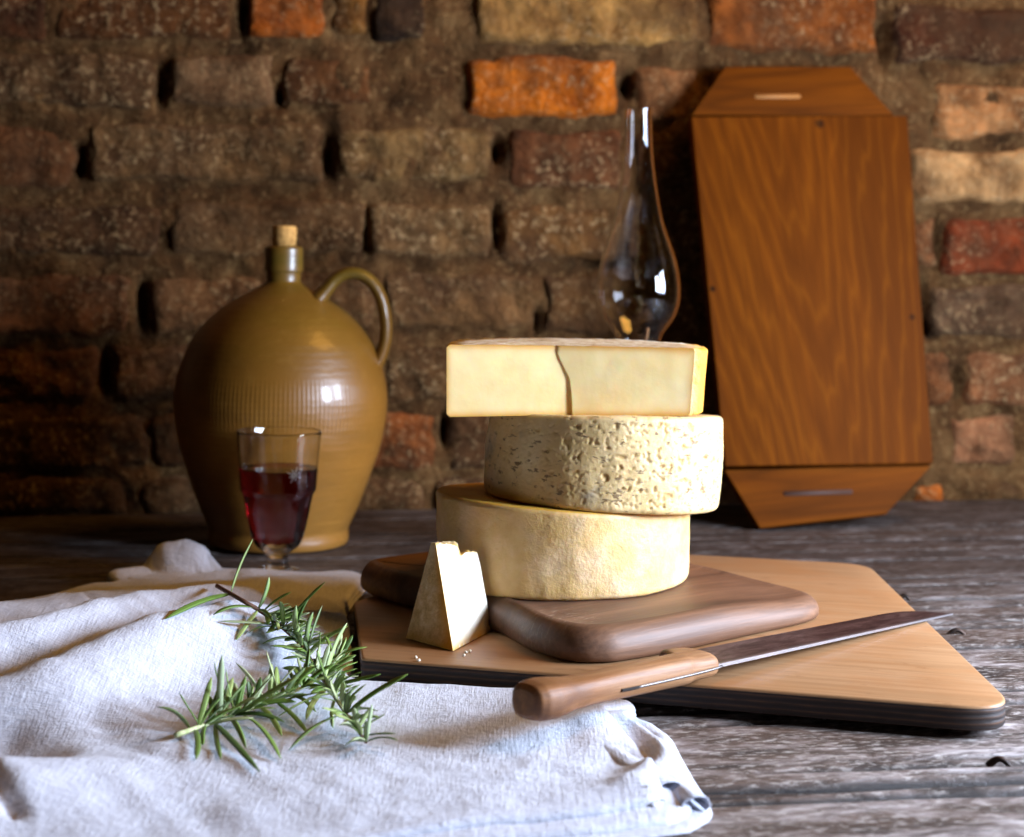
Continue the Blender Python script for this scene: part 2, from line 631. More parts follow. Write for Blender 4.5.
def build_wall():
    vs, fs, cols, mi = [], [], [], []
    dents = [(161, 88, 5, 22), (328, 157, 8, 24), (79, 162, 8, 18), (142, 306, 9, 28), (497, 152, 8, 16), (627, 86, 9, 16), (365, 232, 4, 28),
             (281, 96, 8, 10), (884, 40, 9, 30), (241, 10, 5, 26), (104, 372, 6, 20), (600, 262, 22, 6), (935, 245, 5, 26), (922, 300, 8, 26), (445, 430, 6, 20),
             (497, 225, 5, 22), (958, 385, 5, 20), (930, 330, 9, 9), (168, 430, 5, 18), (538, 322, 5, 14)]
    dd = []
    for px, py, rx, ry in dents:
        u, z = wall_uz(px, py)
        dd.append((u, z, rx * 0.00095, ry * 0.00115))
    # mortar sheet
    u0, u1, z0, z1, st = -1.25, 1.45, -0.05, 0.86, 0.0075
    nu, nz = int((u1 - u0) / st), int((z1 - z0) / st)
    for j in range(nz + 1):
        for i in range(nu + 1):
            u, z = u0 + i * st, z0 + j * st
            d = -0.002 + 0.009 * fbm(u * 14, z * 14, 3.1, 4) + 0.003 * noise.noise((u * 70, z * 70, 1))
            for (a, b, ra, rb) in dd:
                e = ((u - a) / ra) ** 2 + ((z - b) / rb) ** 2
                if e < 5: d -= 0.05 * exp(-e * 1.3)
            vs.append((u, -d, z)); cols.append((0.2, 0.15, 0.1))
    for j in range(nz):
        for i in range(nu):
            a = j * (nu + 1) + i
            fs.append((a, a + 1, a + nu + 2, a + nu + 1)); mi.append(0)
    # bricks listed from the photo, then random ones beyond the frame
    bl = []
    for (a, b, c, d, col, pr) in BR:
        ua, zb = wall_uz(a, b); uc, zd = wall_uz(c, d)
        ub, zt = wall_uz(a, d)
        bl.append((ua, min(zd, zt), uc, max(zb, wall_uz(c, b)[1] * 0.5 + zb * 0.5), col, pr / 1000))
    rng = random.Random(3)
    pal = ['#5d4934', '#6d583f', '#69482f', '#7b6550', '#8a5426', '#54402e', '#76543c', '#a98a58']
    row_h = 0.0905
    for r in range(-1, 9):
        zt = wall_uz(512, -20 + 72 * r)[1] - 0.002
        zb = zt - 0.076
        for side in (-1, 1):
            u = (wall_uz(-68, 200)[0] - 0.01) if side < 0 else (wall_uz(1080, 200)[0] + 0.012)
            while abs(u) < 1.2:
                L = rng.choice([0.13, 0.2, 0.26])
                bl.append((min(u, u + side * L), zb, max(u, u + side * L), zt, rng.choice(pal), rng.uniform(.006, .012)))
                u += side * (L + 0.013)
        if r < 0:
            u = -0.6
            while u < 0.75:
                L = rng.choice([0.13, 0.2, 0.26])
                bl.append((u, zb, u + L, zt, rng.choice(pal), 0.009)); u += L + 0.013
    for k, (ua, za, ub, zb, col, pr) in enumerate(bl):
        w, h = ub - ua, zb - za
        nx, ny = max(6, int(w / 0.006)), max(6, int(h / 0.006))
        base = len(vs)
        c = lin(col)
        c = (c[0] * 1.36, c[1] * 1.06, c[2] * .70, 1)
        for j in range(ny + 1):
            for i in range(nx + 1):
                s, t = i / nx, j / ny
                u, z = ua + s * w, za + t * h
                # ragged outline
                ju = 0.008 * noise.noise((u * 16, z * 25, k * 1.7)) + 0.0030 * noise.noise((u * 60, z * 60, k))
                jz = 0.008 * noise.noise((u * 16 + 9, z * 16, k * 1.7)) + 0.0030 * noise.noise((u * 60, z * 60, k + 9))
                dx, dz = min(s, 1 - s) * w, min(t, 1 - t) * h
                rc = 0.016
                if dx < rc and dz < rc: d = rc - sqrt((rc - dx) ** 2 + (rc - dz) ** 2)
                else: d = min(dx, dz)
                e = max(0.0, min(1.0, d / 0.009))
                prof = sqrt(max(0, 1 - (1 - e) ** 2))
                n = 0.0062 * fbm(u * 24, z * 24, k * 3.3, 5)
                y = -(-0.010 + (pr * .62 + 0.010 + n) * prof)
                vs.append((u + ju, y, z + jz))
                g = 0.82 + 0.36 * (0.5 + 0.5 * noise.noise((u * 20, z * 30, k * 5.1)))
                cols.append([min(1, x * g) for x in c[:3]])
        for j in range(ny):
            for i in range(nx):
                a = base + j * (nx + 1) + i
                fs.append((a, a + 1, a + nx + 2, a + nx + 1)); mi.append(1)
    me = mesh('wall', vs, fs, mi)
    color_attr(me, cols)
    o = obj('wall_back', me, [MORTAR, BRICK], None, (-WQ * ST, WQ * CT, 0), (0, 0, TH))
    tag(o, 'old rough brick wall behind the table with crumbling lime mortar', 'wall', kind='structure')


build_wall()

# ================================================================== TABLE
def build_table():
    root = thing('plank_table', 'weathered grey plank table top carrying the whole still life', 'table', (0, 0, 0), (0, 0, TH))
    edges = [0.55, 0.80, 1.024, 1.227, 1.40, 1.595, 1.80, 2.0, 2.222]
    rng = random.Random(11)
    vs, fs = [], []
    dp = 0.012
    p0, p1 = -1.25, 1.45
    npx = int((p1 - p0) / dp)
    for k, (a, b) in enumerate(zip(edges, edges[1:])):
        n = max(8, int((b - a) / 0.0028))
        base = len(vs)
        cr = []
        for _ in range(rng.randint(7, 11)):
            cr.append((rng.uniform(a + .015, b - .015), rng.uniform(-.9, 1.1), rng.uniform(.15, .6), rng.uniform(.002, .005), rng.uniform(.003, .009), rng.uniform(-.03, .03)))
        if k == 2: cr.append((1.05, .35, .6, .003, .006, 0.0))
        for i in range(npx + 1):
            p = p0 + i * dp
            for j in range(n + 1):
                q = a + (b - a) * j / n
                wob = 0.0035 * noise.noise((p * 4, k * 7.7, 0)) + 0.0015 * noise.noise((p * 18, k * 3.1, 5))
                wob2 = 0.0035 * noise.noise((p * 4, (k + 1) * 7.7, 0)) + 0.0015 * noise.noise((p * 18, (k + 1) * 3.1, 5))
                t = j / n
                qq = q + wob * (1 - t) + wob2 * t
                dl, dr = (q - a), (b - q)
                d = min(dl, dr)
                z = -0.0008 + 0.0007 * noise.noise((p * 3, q * 55, k)) + 0.0006 * noise.noise((p * 9, q * 170, k))
                if d < 0.009:
                    e = d / 0.009
                    z -= 0.010 * (1 - e) ** 1.2
                if j == 0 or j == n: z = -0.028
                for (cq, cp, cl, cw, cd, cs) in cr:
                    w = 1 - abs(p - cp) / cl
                    if w > 0:
                        x = (q - cq - cs * (p - cp) - 0.004 * noise.noise((p * 6, cq * 31, 2))) / cw
                        if abs(x) < 3: z -= cd * min(1, w * 2.5) * exp(-x * x)
                vs.append((p, qq, z))
        for i in range(npx):
            for j in range(n):
                c = base + i * (n + 1) + j
                fs.append((c, c + n + 1, c + n + 2, c + 1))
    nv = len(vs)
    # underside and front skirt so the boards have thickness
    a, b = edges[0], edges[-1]
    vs += [(p0, a, -0.028), (p1, a, -0.028), (p1, b, -0.028), (p0, b, -0.028), (p0, a, -0.05), (p1, a, -0.05), (p1, b, -0.05), (p0, b, -0.05)]
    m = nv
    fs += [(m + 3, m + 2, m + 1, m), (m + 4, m + 5, m + 6, m + 7), (m, m + 1, m + 5, m + 4), (m + 1, m + 2, m + 6, m + 5), (m + 2, m + 3, m + 7, m + 6), (m + 3, m, m + 4, m + 7)]
    me = mesh('table', vs, fs)
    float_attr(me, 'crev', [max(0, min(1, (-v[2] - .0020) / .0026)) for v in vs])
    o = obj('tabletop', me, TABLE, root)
    rust = Mat('rusty iron', Roughness=0.6, Metallic=0.6)
    rust.put('Base Color', rust.ramp(rust.noise(rust.co(), 150, 4), [(0.35, '#1c130e'), (0.65, '#4a382d')]))
    rust.bump(rust.noise(rust.co(), 220, 3), 0.4, 0.001)
    # three bent nails driven into the planks
    for (px, py, L, rz) in ((958, 633, 0.017, -0.25), (1001, 763, 0.016, -0.55), (905, 598, 0.012, -0.5)):
        g = P(px, py, 0.0)
        # into the table's own frame
        lp = Vector((g.x * CT + g.y * ST, -g.x * ST + g.y * CT, 0))
        pts = []
        for i in range(13):
            t = i / 12
            pts.append(lp + Vector(((t - .5) * L * cos(rz), (t - .5) * L * sin(rz), -0.003 + 0.0055 * sin(pi * min(1, t * 1.1)))))
        obj('bent_nail', tube(pts, lambda t: 0.0026 - 0.0012 * t, 8), rust.m, root)
    return root


build_table()

# ================================================================== STONEWARE JUG
def build_jug():
    S = 1.955 / F
    cx, cy = (278.5 - 512) * S, 1.955
    prof_px = [(543.0, 66), (541.5, 68.5), (537, 69.8), (532, 69.5), (527, 69.6), (520, 72.6), (502, 80.5), (486, 86.4), (471, 91.5), (451, 98.2), (436, 102), (418, 105),
               (400, 106.2), (384, 104.6), (369, 101), (346, 92.5), (332, 83.5), (320, 73), (309, 60.5), (300, 47), (292, 33), (286, 22.5), (282.5, 17.8), (280, 17.2), (273, 17.3), (272, 18.6), (270.5, 19.2), (260, 18.9), (250, 18.9), (248, 18.0), (247.2, 16.0), (247.4, 13.2), (262, 12.4)]
    y0 = 543.0
    pts = spline([(r * S, 0, (y0 - y) * S) for y, r in prof_px], 4)
    prof = [(0, 0.0005)] + [(max(p.x, 0.001), p.z) for p in pts] + [(0, (y0 - 262) * S)]
    root = thing('stoneware_jug', 'big brown glazed stoneware jug with side handle and cork, by the brick wall', 'jug', (cx, cy, 0.0012), (0, R(1.1), 0))
    mj = m_jug((y0 - 428) * S, (y0 - 372) * S)
    obj('body', lathe(prof, 160), mj, root)
    ck = [(0, 0), (11.6, 0), (12.3, 18), (12.2, 22), (11.2, 23.6), (0, 23.8)]
    obj('cork_stopper', lathe([(r * S, (y0 - 250) * S + z * S) for r, z in ck], 32), m_cork(), root)
    hp = [(314, 300), (322, 290), (331, 279), (342, 273), (355, 273.5), (367, 281), (376, 295), (381, 314), (382, 334), (378, 352), (371, 366)]
    path = spline([((x - 278.5) * S, -0.012 + 0.012 * (i / 10), (y0 - y) * S) for i, (x, y) in enumerate(hp)], 5)
    obj('handle', tube(path, lambda t: 0.0095 + 0.004 * (max(0, 0.25 - t) * 4) ** 2 + 0.003 * (max(0, t - .85) / .15) ** 2, 16, flat=(1.25, 0.75)), mj, root)
    return root


build_jug()

# ================================================================== WINE GLASS
def build_glass():
    Y = 1.775
    S = Y / F
    cx = (277 - 512) * S
    root = thing('wine_glass', 'small faceted stemmed glass of red wine in front of the jug', 'glass', (cx, Y, 0.0005), (0, R(0.9), 0))
    rim = 0.33 - (432 - 248) * S

    def facet(a, r, z):
        if 0.022 < z < 0.083:
            k = min(1, (z - 0.022) / 0.01, (0.083 - z) / 0.006)
            seg = 2 * pi / 10
            d = ((a + 0.2) % seg) - seg / 2
            return 1 - k * (1 - cos(seg / 2) / cos(d)) * 0.9 - k * 0.0
        return 1
    outer = [(0, 0), (.019, 0), (.0215, .001), (.0222, .0028), (.021, .0042), (.015, .0060), (.0122, .0085), (.0112, .0120), (.0112, .0165), (.0125, .0205), (.017, .0240),
             (.0225, .0285), (.0268, .036), (.0300, .048), (.0335, .064), (.0362, .080), (.0385, .085), (.0392, .095), (.0408, .115), (.0424, .135), (.0431, rim - .001), (.0427, rim + .0004), (.0420, rim)]
    inner = [(.0410, .135), (.0392, .115), (.0375, .095), (.0355, .080), (.0318, .064), (.0283, .048), (.0250, .037), (.0205, .0310), (.012, .0272), (0, .0262)]
    pr = [Vector((r, 0, z)) for r, z in outer] + [Vector((r, 0, z)) for r, z in inner]
    o_out = spline(pr, 3)
    prof = [(max(0, p.x) if 0 < i < len(o_out) - 1 else 0, p.z) for i, p in enumerate(o_out)]
    split = len(outer) * 3
    zmin = [z for _, z in prof]
    # facets only on the outside: the rmod needs to know which side it is on, so build by hand
    seg = 120
    rows = []
    vs, fs = [], []
    for idx, (r, z) in enumerate(prof):
        row = []
        if idx in (0, len(prof) - 1):
            vs.append((0, 0, z)); rows.append([len(vs) - 1]); continue
        for i in range(seg):
            a = 2 * pi * i / seg
            k = facet(a, r, z) if idx < split - 2 else 1
            row.append(len(vs)); vs.append((r * k * cos(a), r * k * sin(a), z))
        rows.append(row)
    for a, b in zip(rows, rows[1:]):
        for i in range(seg):
            j = (i + 1) % seg
            if len(a) == 1: fs.append((a[0], b[j], b[i]))
            elif len(b) == 1: fs.append((a[i], a[j], b[0]))
            else: fs.append((a[i], a[j], b[j], b[i]))
    bm = bmesh.new(); me = mesh('g', vs, fs); bm.from_mesh(me); bpy.data.meshes.remove(me)
    obj('bowl_and_stem', from_bm(bm), m_glass('clear pressed glass'), root)
    wz = 0.33 - (468 - 248) * S
    # wine: follows the inner wall, a hair inside the glass
    tab = sorted((z, r) for r, z in inner)
    wp = [(0, .0260)]
    for i in range(1, 24):
        z = .0262 + (wz - .0262) * i / 23
        wp.append((interp(tab, z) + .0002, z))
    wp[-1] = (wp[-1][0], wz)
    wp += [(wp[-1][0] - .0015, wz - .0006), (0, wz - .0006)]
    w = Mat('red wine', Roughness=0.0, IOR=1.34)
    w.put('Transmission Weight', 1.0); w.put('Base Color', '#e8c0cc')
    va = w.n('ShaderNodeVolumeAbsorption')
    va.inputs['Color'].default_value = (0.66, 0.015, 0.16, 1); va.inputs['Density'].default_value = 85
    w.t.links.new(va.outputs[0], w.t.nodes['Material Output'].inputs['Volume'])
    wine = obj('wine', lathe(wp, 96), w.m, root)
    wine['label'] = 'dark red wine'
    # cut star on the side facing the room
    a0 = math.atan2(-0.9, 0.52)
    zc = 0.33 - (471 - 248) * S
    ms = []
    rr = .0397
    for k in range(8):
        b = k * pi / 4 + pi / 8
        ln = .0085 if k % 2 else .0062
        pts = []
        for t in (0.12, 0.5, 1.0):
            da, dz = cos(b) * ln * t / rr, sin(b) * ln * t
            rad = interp([(.085, .0385), (.115, .0408), (.135, .0424)], zc + dz) + .0003
            pts.append(Vector((rad * cos(a0 + da), rad * sin(a0 + da), zc + dz)))
        ms.append(tube(pts, lambda t: .00035 * (1 - .7 * abs(t - .4)), 6))
    obj('cut_star', join(ms), m_simple('frosted cut glass', '#e8e4dc', 0.35, Transmission_Weight=0.6), root)
    return root


build_glass()

# ================================================================== OIL LAMP
def build_lamp():
    Y = 1.86
    S = Y / F
    root = thing('oil_lamp', 'oil lamp with tall clear glass chimney behind the cheese stack', 'lamp', ((638.5 - 512) * S, Y, 0.0))
    pp = [(108.5, 13.6), (112, 13.4), (130, 13.6), (154, 14.6), (187, 18.5), (219, 24.2), (240, 31), (258, 37), (275, 40.6), (290, 41.8), (302, 41.0), (316, 36.8), (327, 29.5), (335, 24), (342, 22), (356, 21.5)]
    pr = spline([(r * S, 0, 0.33 - (y - 248) * S) for y, r in pp], 5)
    th = .0013
    prof = [(p.x, p.z) for p in pr] + [(p.x - th, p.z) for p in reversed(pr)]
    prof.append(prof[0])
    obj('glass_chimney', lathe(prof, 96), m_glass('thin lamp glass', ior=1.45), root)
    brass = Mat('aged brass', Roughness=0.35, Metallic=1.0)
    brass.put('Base Color', brass.ramp(brass.noise(brass.co(), 60, 4), [(0.35, '#7a5524'), (0.65, '#b98a44')]))
    zb = 0.33 - (352 - 248) * S
    bp = [(0, zb - .045), (.018, zb - .045), (.019, zb - .03), (.026, zb - .025), (.0275, zb - .012), (.0275, zb - .001), (.0245, zb - .001), (.0235, zb - .004), (.016, zb - .003), (.0105, zb + .008), (.008, zb + .0115), (.0045, zb + .012), (0, zb + .012)]
    obj('burner', lathe(bp, 48), brass.m, root)
    obj('wick', tube([Vector((.007, -.004, zb + .010)), Vector((.0095, -.004, zb + .026))], .0035, 8, flat=(1.6, .5)), m_simple('charred cotton', '#b08050', .9), root)
    fp = [(0, 0), (.046, 0), (.048, .004), (.044, .012), (.026, .024), (.017, .036), (.016, .05), (.022, .062), (.042, .076), (.049, .096), (.046, .118), (.034, .136), (.021, .148), (.0185, zb - .04), (0, zb - .04)]
    pr = spline([(r, 0, z) for r, z in fp], 4)
    obj('oil_font', lathe([(max(0, p.x) if 0 < i < len(pr) - 1 else 0, p.z) for i, p in enumerate(pr)], 64), m_simple('dark green lamp glass', '#1c2a20', .12, Specular_IOR_Level=.6), root)


build_lamp()

# ================================================================== LEANING WOODEN BOARD
def build_leaning_board():
    P0 = Vector((0.290, 2.052, 0.001))
    L = R(19.3)
    roll = R(4.6)
    u0 = Vector((CT, ST, 0)); v0 = Vector((-ST * sin(L), CT * sin(L), cos(L)))
    v = v0 * cos(roll) - u0 * sin(roll)
    u = u0 * cos(roll) + v0 * sin(roll)
    n = u.cross(v)           # towards the room

    def uv(px, py):
        d = Vector(((px - 512) / F, 1.0, -(py - HY) / F))
        o = Vector((0, 0, H))
        t = (P0 - o).dot(n) / d.dot(n)
        q = o + d * t - P0
        return q.dot(u), q.dot(v)
    root = thing('serving_board', 'tall reddish brown wooden board with clipped corners leaning on the brick wall', 'board')
    root.matrix_world = Matrix((u.to_4d(), v.to_4d(), n.to_4d(), (0, 0, 0, 1))).transposed()
    root.matrix_world = Matrix.Translation(P0) @ Matrix(((u.x, v.x, n.x), (u.y, v.y, n.y), (u.z, v.z, n.z))).to_4x4()
    pan = [uv(724, 468), uv(931, 464), uv(905.5, 118), uv(690, 119)]
    topp = [uv(691, 116), uv(893, 115), uv(850, 67), uv(725, 67)]
    bot = [uv(760, 529), uv(886, 514), uv(931, 466), uv(724, 470)]
    if globals().get('DEBUG'): print('BOARD', pan, topp, bot)
    ub = min(b[1] for b in bot)
    k = [(uv(711, 291)[0], uv(711, 291)[1], .008, .005, '#150c06'), (uv(910, 319)[0], uv(910, 319)[1], .008, .005, '#1a0e06'), (uv(818, 126)[0], uv(818, 126)[1], .008, .008, '#2a1608')]
    wm, _ = m_wood('oiled cherry wood', ('#4a2303', '#653204', '#733d06'), 'Y', .8, 0.75, k, spec=.06, ringy=.6)
    xc = (uv(798, 300)[0] + uv(815, 300)[0]) / 2
    px_, py_, pz_ = wm.sep(wm.co())
    dx = wm.math('SUBTRACT', px_, xc)
    hyp = wm.math('SQRT', wm.math('ADD', wm.math('MULTIPLY', dx, dx), .00025))
    ff = wm.math('SUBTRACT', wm.math('MULTIPLY', py_, 9.0), wm.math('MULTIPLY', hyp, 52.0))
    ff = wm.math('ADD', ff, wm.math('MULTIPLY', wm.noise(wm.co((1, .12, 1)), 24, 3), 3.4))
    tri = wm.math('ABSOLUTE', wm.math('SUBTRACT', wm.math('MULTIPLY', wm.math('FRACT', ff), 2.0), 1.0))
    old = wm.b.inputs['Base Color'].links[0].from_socket
    c1 = wm.mix(wm.ramp(tri, [(0.0, 0.5), (0.6, 0.1), (1.0, 0.0)]), old, '#4a2202')
    c1 = wm.mix(wm.ramp(tri, [(0.72, 0.0), (0.97, 0.22)]), c1, '#7e4608')
    wm.put('Base Color', c1)
    wm2, _ = m_wood('oiled cherry end board', ('#452103', '#5e2e04', '#6b3705'), 'X', 1.0, 0.75, spec=.06)
    a = slab([(x, y) for x, y in pan], -.014, .008, .0016)
    obj('panel', a, wm.m, root)
    for nm, poly, slot in (('end_piece', topp, (uv(754, 97), uv(800, 97))), ('end_piece', bot, (uv(783, 494), uv(852, 492)))):
        e = obj(nm, slab([(x, y) for x, y in poly], -.012, .002, .0015), wm2.m, root)
        (xa, ya), (xb, yb) = slot
        sl = slab(rounded_poly([(xa, ya - .003), (xb, yb - .003), (xb, yb + .003), (xa, ya + .003)], .0029), .0012, .0026, 0)
        obj('slot', sl, m_simple('worn slot wood' if poly is topp else 'dark slot wood', '#a06a30' if poly is topp else '#3a1d0a', .7), e)
    return root


build_leaning_board()

# ================================================================== PLYWOOD BOARD
PLY_T = 0.022
ply_poly = [(-.113, 1.313), (.338, 1.164), (.3465, 1.703), (.02, 1.806), (-.138, 1.52)]


def build_ply():
    poly = rounded_poly([Vector((x, y, 0)) for x, y in ply_poly], [.006, .034, .045, .02, .02])
    wm, c = m_wood('pale birch veneer', ('#86603c', '#a57d56', '#b08963'), 'X', .6, .5, spec=.4, ringy=.9, bump=.12)
    bl = wm.ramp(wm.noise(wm.co((.5, 1, 1)), 13, 5, .65, .5), [(0.42, 0.0), (0.68, 0.6)])
    c = wm.mix(bl, c, '#a06a3a')
    st = wm.ramp(wm.noise(wm.co((.6, 1.6, 1), loc=(.3, .1, 0)), 38, 5, .75), [(0.60, 0.0), (0.70, 0.5)])
    wm.put('Base Color', wm.mix(st, c, '#6b4526'))
    o = obj('plywood_board', slab([(p.x, p.y) for p in poly], .0048, PLY_T, .0022, 3, 0, 1), [wm.m, m_plyedge()], None, (0, 0, 0.0006))
    # grain runs along the long front edge
    me = o.data
    a = math.atan2(1.164 - 1.313, .338 + .113)
    me.transform(Matrix.Rotation(-a, 4, 'Z'))
    o.rotation_euler.z = a
    sharp(me, 35)
    mi = Matrix.Rotation(-a, 4, 'Z')
    cl = m_simple('dark cleat wood', '#2a1a10', .8)  # unseen spacers added to lift the board and leave shade under its edge
    for (xa, ya, xb, yb) in ((-.06, 1.36, -.05, 1.60), (.24, 1.26, .27, 1.62)):
        d = (Vector((xb, yb, 0)) - Vector((xa, ya, 0))).normalized() * .5
        nn = Vector((-d.y, d.x, 0)).normalized() * .014
        q = [Vector((xa, ya, 0)) + nn, Vector((xa, ya, 0)) - nn, Vector((xb, yb, 0)) - nn, Vector((xb, yb, 0)) + nn]
        m2 = slab([(p.x, p.y) for p in q], 0, .0048, .0005)
        m2.transform(mi)
        obj('added_spacer', m2, cl, o)
    tag(o, 'large light plywood board with dark layered edge under the dark board', 'board')


build_ply()

# ================================================================== DARK WALNUT BOARD
DZ0, DZ1 = PLY_T + 0.001, 0.0478


def build_dark():
    pts = [(-.136, 1.570), (-.118, 1.530), (-.0856, 1.487), (-.017, 1.400), (.012, 1.333), (.040, 1.297), (.067, 1.291), (.092, 1.303), (.137, 1.337), (.195, 1.388), (.243, 1.432), (.256, 1.462),
           (.246, 1.490), (.210, 1.525), (.165, 1.568), (.10, 1.630), (.02, 1.655), (-.06, 1.640), (-.112, 1.605), (-.134, 1.585)]
    ring = spline([(x, y, 0) for x, y in pts] + [(pts[0][0], pts[0][1], 0)], 6)[:-1]
    cx = sum(p.x for p in ring) / len(ring); cy = sum(p.y for p in ring) / len(ring)
    T = DZ1 - DZ0
    prof = [(-.006, 0), (-.002, .001), (0, .005), (0.000, .011), (-.0015, .0165), (-.0045, .0212), (-.0085, .0248), (-.0135, .0268), (-.019, T)]   # pillowed edge
    vs, fs = [], []
    n = len(ring)
    for off, z in prof:
        for i, p in enumerate(ring):
            t = (ring[(i + 1) % n] - ring[i - 1]).normalized()
            nr = Vector((t.y, -t.x, 0))
            q = p + nr * off
            tz = max(0, min(1, (q.x - .150) / .10))
            vs.append((q.x - cx, q.y - cy, z * (1 - .30 * tz * tz * (3 - 2 * tz))))
    for k in range(len(prof) - 1):
        for i in range(n):
            j = (i + 1) % n
            fs.append((k * n + i, k * n + j, (k + 1) * n + j, (k + 1) * n + i))
    fs.append(tuple(range(n - 1, -1, -1)))
    b = (len(prof) - 1) * n
    prev = list(range(b, b + n))
    for s_ in (.85, .7, .55, .4, .2, .06):
        cur = []
        for i in range(n):
            x_, y_ = vs[b + i][0] * s_, vs[b + i][1] * s_
            tz = max(0, min(1, (x_ + cx - .150) / .10))
            cur.append(len(vs)); vs.append((x_, y_, T * (1 - .30 * tz * tz * (3 - 2 * tz))))
        for i in range(n):
            j = (i + 1) % n
            fs.append((prev[i], prev[j], cur[j], cur[i]))
        prev = cur
    fs.append(tuple(prev))
    wm, c = m_wood('dark walnut', ('#40291b', '#674630', '#876248'), 'X', .9, .56, spec=.5, ringy=2.0, bump=.3)
    sc_ = wm.n('ShaderNodeVectorMath', operation='DISTANCE')
    a = R(40)
    dq = Matrix.Rotation(-a, 3, 'Z') @ (P(560, 616, DZ1) - Vector((cx, cy, DZ0)))
    wm.link(wm.co(), sc_.inputs[0]); sc_.inputs[1].default_value = dq
    near = wm.ramp(wm.math('DIVIDE', sc_.outputs['Value'], .045), [(0.2, 1.0), (1.0, 0.0)])
    scuff = wm.ramp(wm.noise(wm.co((1, 3, 1)), 110, 5, .75), [(0.54, 0.0), (0.68, 0.8)])
    wm.put('Base Color', wm.mix(wm.math('MULTIPLY', near, scuff), c, '#b9a593'))
    a = R(40)
    me = mesh('walnut', vs, fs)
    me.transform(Matrix.Rotation(-a, 4, 'Z'))
    o = obj('cutting_board', me, wm.m, None, (cx, cy, DZ0), (0, 0, a))
    tag(o, 'small dark walnut board with thick rounded edge under the cheese stack', 'board')


build_dark()

# ================================================================== CHEESES
def wheel(name, cx, cy, z0, rad, top, bulge, mat, label, wob, pit=0.0, seg=260, rows=60, taper=0.0):
    """top(x, y) gives local height of the upper face over the base"""
    vs, fs, topv, pits = [], [], [], []
    er = 0.0042
    prof = []                       # (fraction height 0..1, radial offset)
    for i in range(5): prof.append(('b', i / 5))
    prof_rows = []
    # bottom ring inset, side rows, top ring inset
    ring_t = []
    for i in range(7):
        a = pi / 2 * i / 6
        ring_t.append((-er + er * sin(a), er - er * cos(a), 0))          # bottom edge: off, z, anchored to base
    for i in range(1, rows):
        ring_t.append((None, i / rows, 1))
    for i in range(7):
        a = pi / 2 * i / 6
        ring_t.append((-er + er * cos(a), -er + er * sin(a), 2))
    for ti, (off, zz, kind) in enumerate(ring_t):
        for i in range(seg):
            a = 2 * pi * i / seg
            ca, sa = cos(a), sin(a)
            h = top(rad * ca, rad * sa)
            if kind == 0: z, o = zz, off; f = z / h
            elif kind == 1: z, o = er + (h - 2 * er) * zz, 0; f = z / h
            else: z, o = h + zz, off; f = z / h
            r = rad + o + bulge * sin(pi * f) + taper * (f - .5) + wob * noise.noise((ca * 2.2, sa * 2.2, f * 1.5 + cx * 9))
            r += wob * .35 * noise.noise((ca * 9, sa * 9, f * 4))
            pv = 0.0
            if pit:
                x, y, q = ca * rad, sa * rad, z
                # pits cluster on the front right side
                dens = 0.5 + 0.9 * max(0, ca * .75 - sa * .65)
                v1 = noise.noise((x * 340, y * 340, q * 340)) - .20
                v2 = noise.noise((x * 190 + 5, y * 190, q * 190)) - .24
                pv = max(0, v1) * 1.6 * dens + max(0, v2) * 2.2 * dens
                pv = min(1.0, pv)
                if kind != 1: pv *= .35
                r -= pit * pv
            vs.append((r * ca, r * sa, z)); topv.append(1.0 if kind == 2 and ti > len(ring_t) - 4 else 0.0); pits.append(pv)
    for k in range(len(ring_t) - 1):
        for i in range(seg):
            j = (i + 1) % seg
            fs.append((k * seg + i, k * seg + j, (k + 1) * seg + j, (k + 1) * seg + i))
    # caps as concentric rings
    def cap(row0, flip, is_top):
        nonlocal vs, fs
        prev = list(range(row0, row0 + seg))
        r0 = rad - er
        for s in (0.8, 0.55, 0.3, 0.1):
            cur = []
            for i in range(seg):
                a = 2 * pi * i / seg
                x, y = r0 * s * cos(a), r0 * s * sin(a)
                z = (top(x, y) + .0015 * noise.noise((x * 40, y * 40, 1))) if is_top else 0.0
                cur.append(len(vs)); vs.append((x, y, z)); topv.append(1.0 if is_top else 0); pits.append(0)
            for i in range(seg):
                j = (i + 1) % seg
                f = (prev[i], prev[j], cur[j], cur[i])
                fs.append(f if not flip else f[::-1])
            prev = cur
        c = len(vs); vs.append((0, 0, top(0, 0) if is_top else 0)); topv.append(1.0 if is_top else 0); pits.append(0)
        for i in range(seg):
            j = (i + 1) % seg
            f = (prev[i], prev[j], c)
            fs.append(f if not flip else f[::-1])
    cap(0, True, False)
    cap((len(ring_t) - 1) * seg, False, True)
    me = mesh(name, vs, fs)
    float_attr(me, 'top', topv)
    float_attr(me, 'pit', pits)
    o = obj(name, me, mat, None, (cx, cy, z0))
    tag(o, label, 'cheese')
    return o


# bottom wheel: higher on its left side
B_X, B_Y, B_R = .0437, 1.500, .1075
bz0 = DZ1 + .0004
b_top = lambda x, y: .0680 - .070 * x - .040 * y
wheel('round_cheese', B_X, B_Y, bz0, B_R, b_top, .001, m_rind_plain(), 'smooth pale yellow cheese wheel, lowest of the stack on the dark board', .0022, seg=200, rows=30, taper=.004)

M_X, M_Y, M_R = .0755, 1.492, .0995
slope = Vector((-.070, -.040))


def m_base(x, y):      # world height of the bottom wheel's upper face
    return bz0 + b_top(x - B_X, y - B_Y)


